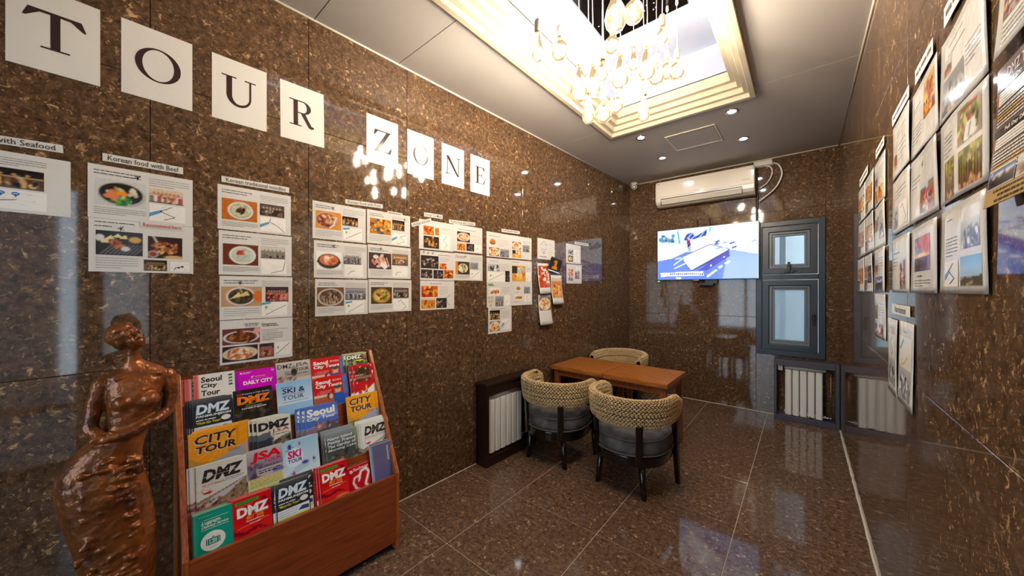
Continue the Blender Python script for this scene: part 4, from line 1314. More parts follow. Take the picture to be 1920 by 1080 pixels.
def c_tours():
    c = Cv(40, 56, (208, 20, 28)); c.rect(.93, 0, 1, 1, (60, 130, 210)); c.rect(0, .40, .75, .47, (226, 196, 170)); c.poly([(0, .47), (1, .46), (1, 1), (0, 1)], (170, 90, 70))
    c.ell(.76, .27, .16, .07, (120, 84, 56)); c.ell(.76, .33, .10, .10, (226, 172, 140)); c.ell(.76, .26, .12, .055, (96, 66, 46)); c.poly([(.6, .42), (.9, .40), (1, .5), (1, .7), (.62, .7)], (40, 90, 180))
    c.ell(.52, .45, .11, .10, (50, 30, 30)); c.ell(.53, .47, .07, .07, (230, 180, 150)); return c
def i_tours(k, w, h):
    k.text('Seoul', .012, h - .030, w * .54, h - .010, WHT, .04, .0); k.text('首尔观光', w * .6, h - .024, w * .9, h - .013, (244, 190, 180), .02); k.text('City Tours', .012, h - .054, w * .9, h - .032, WHT, .035, .08)
    k.poly([(.014, h - .078), (.022, h - .068), (.024, h - .082)], (130, 120, 190))
    for q in range(3): k.dashes(R0, .028, h - .068 - q * .006, w * .55, .002, (246, 170, 170))
def c_xmas():
    c = Cv(34, 48, (196, 20, 30)); c.rect(.12, .05, .78, .42, (70, 52, 20)); c.blobs(random.Random(5), 12, [(96, 76, 30), (56, 44, 20)], .45, .24, .3, .16, .1)
    for x, y in ((.35, .04), (.6, .1), (.85, .03), (.05, .15), (.05, .35), (.9, .25), (.6, .41), (.15, .45)): c.ell(x, y, .028, .02, WHT)
    c.poly([(0, .72), (.3, .65), (.45, .7), (.7, .62), (1, .5), (1, .8), (0, .85)], (232, 232, 226)); c.ell(.55, .6, .05, .07, (230, 170, 40)); c.ell(.25, .7, .08, .05, (190, 30, 40)); c.poly([(.4, .74), (.6, .66), (.6, .74)], (50, 110, 60)); return c
def i_xmas(k, w, h):
    k.dashes(R0, .010, h - .056, w * .5, .004, (240, 200, 190))
    for q in range(3): k.dashes(R0, .010, h - .064 - q * .005, w * .85, .002, (240, 160, 160))
    k.ell(w * .9, h - .042, .005, .005, WHT, 12)
def c_white(): return Cv(22, 30, (226, 222, 214)).rect(0, 0, .10, 1, (206, 30, 30)).rect(.03, .05, .05, 1, (240, 150, 140)).rect(.07, .05, .08, 1, (240, 150, 140))
def i_white(k, w, h):
    for q, (tx, x1) in enumerate((('Seoul', .68), ('City', .56), ('Tour', .62))): k.text(tx, w * .17, h - .036 - q * .029, w * x1, h - .012 - q * .029, (40, 32, 30), .03, .05)
    for q, col in enumerate(((80, 80, 84), (60, 130, 50), (120, 120, 120), (80, 84, 84))): k.rect(w * .84, h - .020 - q * .014, w * .94, h - .012 - q * .014, col)
def c_daily():
    return Cv(30, 40, (196, 10, 190)).rect(0, 0, .07, 1, (140, 20, 180)).ell(.5, .1, .5, .3, (226, 0, 190), .5).rect(0, .48, 1, 1, (170, 14, 180))
def i_daily(k, w, h):
    k.poly([(.018, h - .012), (.026, h - .018), (.022, h - .008)], WHT); k.dashes(R0, .028, h - .012, .062, .0022, (236, 190, 236)); k.dashes(R0, .028, h - .016, .055, .0016, (230, 170, 230))
    k.poly([(w * .36, h - .036), (w * .44, h - .028), (w * .40, h - .038)], WHT); k.dashes(R0, w * .46, h - .036, w * .72, .004, (244, 150, 150)); k.line([(w * .3, h - .043), (w * .76, h - .043)], .0008, (236, 170, 236))
    k.text('DAILY CITY', w * .18, h - .068, w * .9, h - .050, WHT, .035); k.poly([(w * .87, h - .008), (w * .95, h - .008), (w * .95, h - .016), (w * .91, h - .021), (w * .87, h - .016)], (214, 130, 226))
def c_djt():
    c = Cv(36, 50, (196, 190, 184)).grad((206, 202, 198), (170, 158, 150), 0, 0, 1, .4); c.ell(.5, .26, .09, .09, (40, 34, 32)); c.ell(.3, .27, .08, .05, (120, 120, 150), .6); c.blobs(random.Random(7), 20, [(150, 110, 90), (90, 80, 76), (190, 170, 150)], .3, .42, .35, .07, .05); return c
def i_djt(k, w, h):
    k.text('DMZ', .006, h - .032, w * .46, h - .010, (40, 38, 40), .005); k.text('&', w * .47, h - .032, w * .54, h - .022, (40, 38, 40)); k.text('JSA', w * .55, h - .032, w - .010, h - .010, (40, 38, 40), .005); k.text('TOUR', w * .56, h - .052, w - .008, h - .036, (50, 46, 46), .02)
    k.dashes(R0, w * .3, h - .066, w - .01, .004, (90, 80, 76))
def c_green():
    c = Cv(32, 44, (70, 80, 56)); c.blobs(random.Random(12), 60, [(30, 34, 26), (110, 120, 80), (160, 170, 120), (50, 60, 40)], .5, .3, .6, .4, .08); c.rect(0, 0, 1, .04, (220, 206, 150)); return c
def i_green(k, w, h):
    k.text('DMZ', .008, h - .034, w * .72, h - .012, (20, 20, 18), .07, .0); k.text('DMZ', .008, h - .034, w * .72, h - .012, WHT, .04, .0, .0005)
    k.poly([(w * .74, h - .03), (w * .92, h - .02), (w * .95, h - .034)], (220, 80, 60)); k.rect(w * .45, h - .047, w * .8, h - .041, (250, 220, 30))

BR = brochure
gP, gD, gC, gT, gK = 'dark Panmunjeom tour brochures', 'white battlefield tour brochures', 'orange city tour brochures', 'red city tours brochures', 'red leaflets in the front row'
# back row
BR('white brochure with red spine in the top row', -4.607, .142, 1.022, 4, c_white(), i_white, copies=[(-.028, -.012), (-.036, -.012)])
BR('magenta daily city tour brochure in the top row of the rack', -4.463, .162, 1.014, 4, c_daily(), i_daily, copies=[(0, 0)])
BR('grey brochure with black capital letters in the top row of the rack', -4.301, .154, 1.027, 4, c_djt(), i_djt, copies=[(0, .001)])
BR('upper red brochure with a man in a hat', -4.144, .160, 1.018, 4, c_tours(), i_tours, copies=[(.008, .003), (.016, .006)], group=gT)
BR('camouflage green brochure at the right end of the top row', -3.963, .124, 1.027, 4, c_green(), i_green, copies=[(-.016, .004)])
# fourth row
pan = BR('dark Panmunjeom brochure with silver capitals, upper left of the rack', -4.616, .132, .928, 3, c_pan(), i_pan, copies=[(-.008, 0), (-.016, .002), (-.022, .004)], group=gP)
BR('camouflage brochure with flaming orange capitals, second row from the top', -4.481, .148, .935, 3, c_orange(), i_orange, copies=[(0, .004)])
BR('light blue ski and snowboard tour brochure, second row from the top', -4.314, .154, .937, 3, c_ski2(), i_ski2, copies=[(0, .002), (0, .004)])
BR('lower red brochure with a smiling couple', -4.154, .158, .927, 3, c_tours(), i_tours, copies=[(.010, .004), (.018, .006), (.026, .008)], group=gT)
BR('red winter leaflet with white snow dots, right end of the rack', -3.951, .124, .964, 3, c_xmas(), i_xmas, copies=[(-.018, .002), (-.008, .008)])
# third row
city = BR('large orange city tour brochure at the left end of the middle row', -4.634, .178, .808, 2, c_city(), i_city, copies=[(.010, .004), (.014, .008), (.024, .010)], group=gC)
BR('cream brochure with black and dark red capitals in the middle row', -4.407, .133, .803, 2, c_dj(), i_dj, copies=[(-.016, .004), (-.030, .007), (-.046, .010)])
BR('blue city tour brochure with thick white lettering in the middle row', -4.212, .154, .808, 2, c_seoul(), i_seoul, copies=[(-.020, .002), (-.040, .006)])
dup(city, brochure_matrix(-4.012, .817, 2, .21) @ Matrix.Diagonal((.155 / .178, 1, 1, 1)), 'orange city tour brochure at the right end of the middle row', gC)
dup(city, brochure_matrix(-3.990, .818, 2, .21, .005) @ Matrix.Diagonal((.155 / .178, 1, 1, 1)), 'orange city tour brochure hidden behind the right orange one', gC)
# second row
dw = BR('white brochure with dark split capitals above the teal leaflet', -4.617, .162, .692, 1, c_dmzw(), i_dmzw, copies=[(-.018, .002), (-.026, .003)], group=gD)
BR('mauve brochure with big red capitals beside the pale ski brochure', -4.454, .130, .697, 1, c_jsa(), i_jsa)
BR('pale blue ski tour brochure with magenta lettering, second row from the bottom', -4.339, .137, .692, 1, c_ski(), i_ski, copies=[(.030, .004)])
BR('dark green island and garden tour brochure, second row from the bottom', -4.139, .155, .673, 1, c_nami(), i_nami, copies=[(-.012, .006), (-.018, .014), (-.018, .020)])
dup(dw, brochure_matrix(-3.963, .677, 1, .21) @ Matrix.Diagonal((.154 / .162, 1, 1, 1)), 'white brochure with dark split capitals above the purple booklet', gD)
for q in range(3):
    dup(dw, brochure_matrix(-3.972 - .008 * q, .683 + .006 * q, 1, .21, .005 * (q + 1)) @ Matrix.Diagonal((.154 / .162, 1, 1, 1)), 'white split capitals brochure above the purple booklet, %s behind' % ORD[q], gD)
# front row
BR('teal luggage delivery leaflet at the left end of the front row', -4.630, .115, .533, 0, c_teal(), i_teal, t=.0075, copies=[(-.002, .003), (-.004, .006), (-.004, .008)])
red = BR('red brochure with white capitals beside the teal leaflet', -4.512, .130, .536, 0, c_red(), i_red, copies=[(-.004, .004), (-.010, .006), (-.014, .010)], group=gK)
dup(pan, brochure_matrix(-4.367, .542, 0, .21), 'dark Panmunjeom brochure with silver capitals in the front row', gP)
dup(pan, brochure_matrix(-4.382, .543, 0, .21, .0047), 'dark Panmunjeom brochure peeking left behind the front row one', gP)
dup(pan, brochure_matrix(-4.348, .556, 0, .21, .0094), 'dark Panmunjeom brochure peeking right behind the front row one', gP)
BR('small red leaflet with a white map box in the front row', -4.213, .106, .490, 0, c_smallred(), i_smallred, h=.165, t=.003, group=None).matrix_basis = brochure_matrix(-4.213, .490, 0, .165, -.0035)
dup(red, brochure_matrix(-4.190, .548, 0, .21, .004), 'red brochure with white capitals behind the small red leaflet', gK)
for q in range(2):
    dup(red, brochure_matrix(-4.200 - .01 * q, .551 + .003 * q, 0, .21, .0087 + .0047 * q), 'red white-capitals brochure behind the small leaflet, %s back' % ORD[q], gK)
sac = BR('red leaflet with a white dragon-like swirl in the front row', -4.058, .118, .492, 0, c_sac(), i_sac, h=.165, t=.003, roll=radians(3), group='red swirl leaflets')
dup(sac, brochure_matrix(-4.100, .487, 0, .165, .0045, radians(9)), 'red swirl leaflet tilted behind the front swirl leaflet', 'red swirl leaflets')
BR('slate purple booklet with white vertical script', -3.935, .112, .566, 0, c_pur(), i_pur, h=.235, t=.005, copies=[(-.004, .005), (-.006, .012)])

# ================================================================== BRONZE STATUE
st_l = 'tall brown bronze statue of a woman with folded arms, left of the rack'
b = MB()
def loft(rows, n=28):
    vs = []; fs = []
    for (z, y0, y1, xc, dx) in rows:
        cy, hw = (y0 + y1) / 2, (y1 - y0) / 2
        for k in range(n):
            a = 2 * pi * k / n
            vs.append((xc + dx * cos(a), cy + hw * sin(a), z))
    m = len(rows)
    fs += [(i * n + k, i * n + (k + 1) % n, (i + 1) * n + (k + 1) % n, (i + 1) * n + k) for i in range(m - 1) for k in range(n)]
    fs += [tuple(range(n - 1, -1, -1)), tuple((m - 1) * n + k for k in range(n))]
    b.add(vs, fs, 0, True)
loft([(.0, -.03, .12, 0, .075), (.03, -.032, .122, 0, .077), (.10, -.028, .118, 0, .075), (.22, -.028, .120, 0, .078), (.34, -.036, .126, 0, .084), (.44, -.044, .130, 0, .088), (.52, -.056, .130, 0, .09),
      (.60, -.074, .124, .0, .092), (.68, -.089, .112, .0, .094), (.74, -.096, .100, -.002, .092), (.785, -.090, .096, -.004, .086), (.82, -.068, .098, -.004, .078), (.85, -.040, .104, 0, .068),
      (.88, -.004, .112, .002, .058), (.91, .010, .122, .004, .054), (.95, .012, .132, .006, .056), (.99, .010, .140, .006, .058), (1.02, .008, .146, .004, .056), (1.05, .006, .156, 0, .050), (1.07, .012, .160, -.004, .042),
      (1.085, .030, .146, -.006, .034), (1.10, .046, .118, -.006, .028), (1.115, .053, .096, -.004, .023), (1.14, .055, .090, .0, .020), (1.17, .056, .090, .004, .021)])
# head laid over towards her right shoulder, face to the room and a little up
fw = Vector((.80, .42, .34)).normalized(); uq = Vector((-.10, -.60, .79)); uq = (uq - fw * uq.dot(fw)).normalized(); lq = uq.cross(fw)
HR = Matrix(((fw.x, lq.x, uq.x), (fw.y, lq.y, uq.y), (fw.z, lq.z, uq.z))).to_4x4()
HC = Vector((.012, .060, 1.197))
def hp(v): return HC + (HR @ Vector(v))
def hell(c, r, T=None): b.ell(hp(c), r, 16, 10, HR if T is None else HR @ T)
hell((-.004, 0, .006), (.040, .033, .042)); hell((.010, 0, -.020), (.026, .024, .028)); hell((.017, 0, -.040), (.012, .013, .009))   # skull, jaw, chin
hell((.030, 0, .016), (.010, .024, .012))                                                   # forehead
hell((.040, 0, -.003), (.006, .0045, .013), Matrix.Rotation(radians(-18), 4, 'Y')); hell((.041, 0, -.013), (.007, .008, .005))       # nose
hell((.033, 0, -.0255), (.006, .011, .0030)); hell((.032, 0, -.0315), (.006, .009, .0034))  # lips
for s in (-1, 1):
    hell((.034, s * .0145, .0075), (.005, .010, .0030)); hell((.031, s * .0140, -.0005), (.005, .0075, .0035))    # brow, closed eye
    hell((.023, s * .017, -.013), (.010, .009, .011)); hell((-.002, s * .033, -.002), (.009, .005, .013))          # cheek, ear
hell((-.012, 0, .016), (.044, .039, .040)); hell((.010, 0, .034), (.026, .032, .014)); hell((-.040, .004, -.010), (.022, .026, .024))  # hair cap, fringe, bun
# breasts, collar bones, folded arms with hands
for y in (.048, .112): b.ell((.050, y, .985), (.026, .025, .024), 14, 9)
b.tube([(.032, .075, 1.075), (.036, .030, 1.062)], .006, 8); b.tube([(.032, .080, 1.075), (.034, .140, 1.066)], .006, 8)
def limb(pts, rs): b.tube(pts, rs, 12); [b.ell(p, (r, r, r), 10, 7) for p, r in zip(pts, rs)]
limb([(-.002, .006, 1.050), (.002, -.012, .985), (.014, -.020, .915)], [.024, .021, .018])
limb([(.014, -.020, .915), (.050, .000, .886), (.066, .050, .882), (.064, .088, .895)], [.019, .018, .015, .012])
limb([(-.002, .158, 1.052), (.002, .168, .985), (.012, .156, .925)], [.024, .021, .019])
limb([(.012, .156, .925), (.052, .118, .908), (.076, .060, .892), (.074, .030, .886)], [.019, .018, .015, .012])
def hand(w, d, up):
    w, d, up = Vector(w), Vector(d).normalized(), Vector(up).normalized(); sd = d.cross(up)
    b.ell(w + d * .012, (.010, .014, .012), 10, 7)
    for q, L in enumerate((.026, .030, .028, .022)):
        o = w + d * .018 + up * (.010 - q * .0066); b.tube([o, o + d * L * .5 + sd * .001, o + d * L - sd * .004], [.0042, .0040, .0032], 7)
    o = w + up * .010; b.tube([o, o + up * .010 + d * .008, o + up * .012 + d * .020], [.0046, .0042, .0034], 7)
hand((.064, .092, .897), (-.1, 1, .25), (.15, -.25, 1)); hand((.074, .026, .885), (-.15, -1, -.1), (.1, -.1, 1))
# crumpled drapery ridge down the skirt and folds over the hip
rs = random.Random(21)
for q in range(95):
    z = rs.uniform(.42, .83); y = .03 + rs.gauss(0, .020) + (.83 - z) * .06
    b.ell((.086 + rs.uniform(-.008, .004), y, z), (.008, rs.uniform(.006, .018), rs.uniform(.003, .008)), 8, 6, Matrix.Rotation(rs.uniform(-.8, .8), 4, 'X'))
for q in range(50):
    z = rs.uniform(.45, .82); y = rs.uniform(-.05, .09)
    b.ell((.078, y, z), (.010, rs.uniform(.006, .014), rs.uniform(.006, .016)), 8, 6)
so = obj('statue', b, M['bronze'], None, Matrix.Translation((-1.765, .003, .03)))
tag(so, st_l, 'statue')
md = so.modifiers.new('remesh', 'REMESH'); md.mode = 'VOXEL'; md.voxel_size = .0033; md.use_smooth_shade = True
sm = so.modifiers.new('smooth', 'SMOOTH'); sm.factor = .5; sm.iterations = 2
t_ = bpy.data.textures.new('clay_marks', 'CLOUDS'); t_.noise_scale = .022
dm = so.modifiers.new('clay', 'DISPLACE'); dm.texture = t_; dm.strength = .005; dm.mid_level = .5; dm.texture_coords = 'LOCAL'
so.location.z = .04
b = MB(); b.lathe([(.0001, -.04), (.13, -.04), (.135, -.03), (.13, 0), (.0001, 0)], 28, (0, .045, 0)); obj('plinth', b, M['black'], so)

# ================================================================== PAGES ON THE WALLS
PR = random.Random(77)
def food(kind, W, H, seed=0):
    r = random.Random(seed * 31 + len(kind)); c = Cv(W, H, (60, 46, 38))
    def bowl(bg, rim, inn, cols, cx=.5, cy=.5, rx=.46, ry=.46, n=60, size=.07, k=.86):
        c.mix(np.ones(c.X.shape), bg); c.noise(r, 14)
        c.ell(cx + .02, cy + .04, rx, ry, tuple(v * .6 for v in bg), .5)
        c.ell(cx, cy, rx, ry, rim); c.ell(cx, cy, rx * k, ry * k, inn)
        c.blobs(r, n, cols, cx, cy, rx * k * .8, ry * k * .8, size)
    if kind == 'bibim':
        bowl((206, 204, 202), (196, 190, 184), (44, 38, 34), [(214, 206, 170), (186, 150, 90), (206, 110, 70)], .5, .52, .46, .44, 26, .06, .93)
        c.blobs(r, 14, [(70, 150, 50), (96, 176, 70), (44, 110, 40)], .5, .78, .18, .1, .07); c.blobs(r, 10, [(222, 216, 190), (196, 190, 160)], .74, .45, .1, .14, .05)
        c.blobs(r, 8, [(212, 92, 60), (226, 130, 80)], .32, .62, .1, .1, .07); c.ell(.5, .5, .11, .1, (240, 150, 40))
    elif kind == 'grill':
        c.mix(np.ones(c.X.shape), (48, 40, 40)); 
        for q in range(9): c.line([(.1 + q * .09, .95), (.35 + q * .09, .55)], .02, (140, 136, 136))
        for x, y in ((.3, .25), (.45, .16), (.6, .2), (.2, .38)): c.poly([(x - .12, y + .12), (x, y - .08), (x + .1, y + .1)], (226, 210, 150))
        c.blobs(r, 20, [(170, 84, 50), (200, 120, 70), (120, 60, 40)], .42, .55, .14, .2, .06); c.ell(.83, .34, .17, .18, (60, 50, 46)); c.ell(.83, .32, .14, .13, (214, 160, 90)); c.ell(.62, .72, .1, .1, (214, 210, 204)); c.ell(.08, .3, .1, .14, (220, 214, 208))
    elif kind == 'stir':
        c.mix(np.ones(c.X.shape), (60, 42, 36)); c.blobs(r, 60, [(170, 90, 60), (206, 140, 90), (140, 60, 46), (228, 190, 120)], .5, .5, .38, .28, .06); c.ell(.14, .82, .16, .16, (190, 180, 174)); c.ell(.14, .82, .11, .11, (150, 60, 40)); c.ell(.75, .95, .3, .1, (214, 180, 120)); c.line([(.15, .0), (.25, .25)], .06, (214, 206, 200))
    elif kind == 'noodle_white':
        bowl((186, 104, 40), (222, 224, 226), (176, 172, 140), [(200, 196, 160), (160, 152, 110), (214, 208, 180)], .52, .52, .36, .42, 70, .045)
        c.blobs(r, 14, [(60, 40, 36), (90, 60, 50)], .52, .5, .1, .12, .06); c.rect(.3, .0, .75, .1, (200, 120, 110), .6)
    elif kind == 'noodle_red':
        bowl((110, 54, 34), (226, 230, 230), (190, 198, 184), [(206, 210, 196), (176, 184, 164)], .55, .52, .38, .44, 50, .05)
        c.blobs(r, 16, [(176, 70, 44), (196, 96, 60)], .48, .45, .1, .12, .06)
    elif kind == 'tofu':
        bowl((190, 150, 110), (226, 222, 216), (74, 62, 46), [(96, 84, 60), (60, 50, 38)], .47, .5, .36, .46, 20, .06)
        c.poly([(.2, .62), (.42, .28), (.5, .5)], (226, 206, 140)); c.poly([(.45, .4), (.62, .22), (.68, .44), (.5, .5)], (216, 196, 130)); c.line([(.42, .02), (.5, .3)], .025, (220, 200, 160)); c.ell(.9, .5, .13, .28, (214, 110, 50))
    elif kind == 'jajang':
        bowl((110, 60, 54), (226, 222, 220), (96, 52, 30), [(150, 84, 44), (110, 58, 30), (186, 116, 66), (70, 40, 26)], .5, .56, .49, .40, 80, .05, .84); c.line([(.42, .1), (.40, .6)], .09, (96, 50, 30)); c.line([(.5, .1), (.48, .55)], .05, (130, 74, 40)); c.ell(.92, .2, .1, .2, (226, 160, 150))
    elif kind == 'tangsu':
        bowl((56, 44, 46), (228, 222, 210), (210, 190, 160), [(226, 180, 120), (238, 226, 206), (206, 110, 60), (226, 214, 196), (180, 90, 60)], .5, .5, .5, .42, 60, .06, .9)
    elif kind == 'pork':
        bowl((214, 140, 60), (232, 226, 216), (150, 84, 60), [(206, 150, 110), (120, 60, 44), (226, 190, 150), (160, 96, 70)], .42, .5, .42, .42, 60, .07, .95); c.line([(.8, .3), (.7, .75), (.55, .9)], .06, (226, 220, 210))
    elif kind == 'skewer':
        c.mix(np.ones(c.X.shape), (190, 120, 40)); c.blobs(r, 50, [(220, 150, 50), (150, 84, 30), (110, 60, 30), (236, 190, 90), (96, 110, 120)], .5, .5, .5, .45, .08)
    elif kind == 'stew':
        c.mix(np.ones(c.X.shape), (240, 238, 234)); c.poly([(0, .62), (.1, .42), (.2, .7)], (60, 54, 52)); c.poly([(1, .62), (.9, .42), (.8, .75)], (60, 54, 52)); c.ell(.5, .55, .45, .42, (62, 54, 50)); c.ell(.5, .48, .38, .32, (206, 116, 70))
        c.blobs(r, 34, [(226, 150, 100), (186, 84, 50), (236, 190, 150)], .5, .48, .3, .24, .06); c.ell(.42, .36, .12, .1, (240, 226, 200))
    elif kind == 'bacon':
        bowl((80, 60, 50), (70, 60, 56), (56, 46, 44), [(214, 150, 130), (226, 180, 160), (190, 116, 100)], .5, .5, .5, .5, 16, .08); 
        for q in range(5): c.line([(.3 + q * .12, .3), (.5 + q * .1, .8)], .06, (222, 160, 140))
        c.blobs(r, 10, [(236, 232, 226)], .75, .75, .2, .18, .07); c.ell(.3, .25, .12, .12, (226, 220, 210))
    elif kind == 'jokbal':
        bowl((120, 84, 60), (206, 196, 186), (110, 84, 70), [(150, 120, 104), (96, 70, 58), (186, 160, 140), (74, 54, 46)], .5, .52, .48, .46, 70, .06)
        for q in range(6): c.line([(.25 + q * .1, .62), (.28 + q * .1, .88)], .03, (206, 176, 140))
    elif kind == 'yellow':
        bowl((80, 60, 36), (150, 100, 50), (200, 160, 70), [(214, 180, 90), (170, 120, 50), (232, 206, 130), (96, 80, 40)], .5, .52, .45, .45, 50, .06)
    elif kind == 'chicken':
        c.mix(np.ones(c.X.shape), (190, 96, 30)); c.blobs(r, 70, [(226, 140, 50), (160, 70, 24), (240, 180, 90), (120, 50, 20), (206, 60, 40)], .5, .5, .5, .5, .09)
    elif kind == 'beer':
        c.mix(np.ones(c.X.shape), (60, 44, 36)); c.blobs(r, 18, [(200, 150, 80), (96, 70, 50), (226, 200, 150), (130, 90, 50)], .5, .5, .5, .45, .07); c.rect(.3, .35, .44, .8, (206, 150, 70)); c.rect(.55, .4, .68, .85, (190, 130, 60))
    elif kind == 'darkpic':
        c.mix(np.ones(c.X.shape), (52, 42, 42)); c.blobs(r, 26, [(200, 190, 180), (130, 110, 100), (84, 66, 60), (160, 130, 110)], .5, .55, .45, .35, .05)
    elif kind == 'rice':
        bowl((80, 66, 50), (40, 36, 34), (216, 206, 180), [(230, 224, 206), (190, 170, 120), (90, 110, 60)], .52, .5, .42, .42, 40, .06); c.rect(0, 0, .16, 1, (226, 130, 30))
    elif kind == 'burger':
        c.mix(np.ones(c.X.shape), (236, 226, 214)); c.ell(.5, .5, .42, .38, (206, 140, 70)); c.ell(.5, .62, .42, .2, (150, 70, 50)); c.ell(.5, .56, .44, .08, (110, 160, 60)); c.blobs(r, 16, [(226, 170, 100), (190, 90, 60), (220, 60, 50)], .5, .5, .34, .26, .05)
    elif kind == 'fries':
        c.mix(np.ones(c.X.shape), (214, 150, 60)); c.blobs(r, 20, [(226, 214, 190), (180, 190, 170), (240, 190, 80), (180, 110, 50)], .55, .45, .3, .3, .11)
        for q in range(9): c.line([(.3 + q * .06, .95), (.35 + q * .05, .62)], .03, (240, 196, 90))
        c.rect(0, .05, .38, .5, (60, 50, 48))
    elif kind == 'pasta':
        c.mix(np.ones(c.X.shape), (150, 110, 70)); c.ell(.5, .5, .5, .46, (232, 226, 214)); c.blobs(r, 60, [(230, 190, 110), (206, 140, 60), (240, 214, 150), (190, 90, 50)], .5, .5, .38, .34, .06)
    elif kind == 'tomato':
        c.mix(np.ones(c.X.shape), (190, 70, 36)); c.blobs(r, 60, [(214, 96, 50), (236, 226, 206), (170, 44, 24), (226, 140, 80), (240, 236, 226)], .5, .5, .5, .46, .085)
    elif kind == 'curry':
        c.mix(np.ones(c.X.shape), (206, 130, 60)); c.ell(.5, .62, .46, .34, (226, 160, 60)); c.blobs(r, 40, [(206, 120, 30), (240, 180, 80), (150, 80, 30), (110, 60, 30)], .5, .55, .36, .34, .07); c.rect(0, 0, 1, .16, (214, 190, 160))
    elif kind == 'sandwich':
        c.mix(np.ones(c.X.shape), (236, 230, 222)); c.poly([(.05, .8), (.2, .4), (.9, .25), (.95, .7)], (206, 140, 80)); c.blobs(r, 24, [(190, 60, 50), (110, 150, 60), (226, 190, 130), (170, 90, 50)], .5, .6, .36, .14, .06)
    return c
def shop(kind, W, H, seed=0):
    r = random.Random(seed * 17 + 5)
    P_ = {'market': ((214, 190, 160), (170, 110, 60), (226, 220, 214), (170, 60, 60)), 'dark': ((96, 80, 74), (200, 190, 180), (60, 46, 44), (150, 110, 90)), 'night': ((36, 28, 28), (226, 170, 90), (90, 54, 30), (236, 200, 130)),
          'pale': ((206, 200, 190), (120, 130, 110), (150, 140, 130), (110, 70, 60)), 'red': ((66, 56, 60), (220, 150, 140), (170, 50, 50), (200, 150, 100)), 'white': ((210, 206, 204), (60, 56, 60), (140, 136, 136), (90, 80, 84)),
          'wood': ((150, 110, 70), (230, 220, 206), (90, 60, 44), (206, 150, 90)), 'grey': ((150, 150, 156), (96, 96, 104), (190, 190, 196), (60, 60, 66))}[kind]
    c = Cv(W, H, P_[2]); c.rect(0, 0, 1, .22, P_[0]); c.noise(r, 24); c.rect(.02, .2, .98, .40, P_[0])
    n = r.randint(4, 7)
    for q in range(n):
        x = .1 + .8 * q / n; c.ell(x + .05, .30, .035, .055, P_[1]); c.rect(x + .02, .26, x + .04, .35, P_[1], .8)
    c.rect(0, .40, 1, .46, P_[3]); c.rect(0, .46, 1, 1, P_[2])
    for q in range(5):
        x = q * .2 + r.uniform(0, .04); c.rect(x, .5, x + r.uniform(.08, .15), .9, r.choice([P_[1], P_[3], (50, 44, 44), (120, 104, 90)]), .85)
    c.rect(0, .9, 1, 1, (90, 84, 84)); c.blobs(r, 14, [P_[0], P_[1], P_[3], (40, 36, 36), (200, 170, 130)], .5, .66, .5, .25, .05); return c
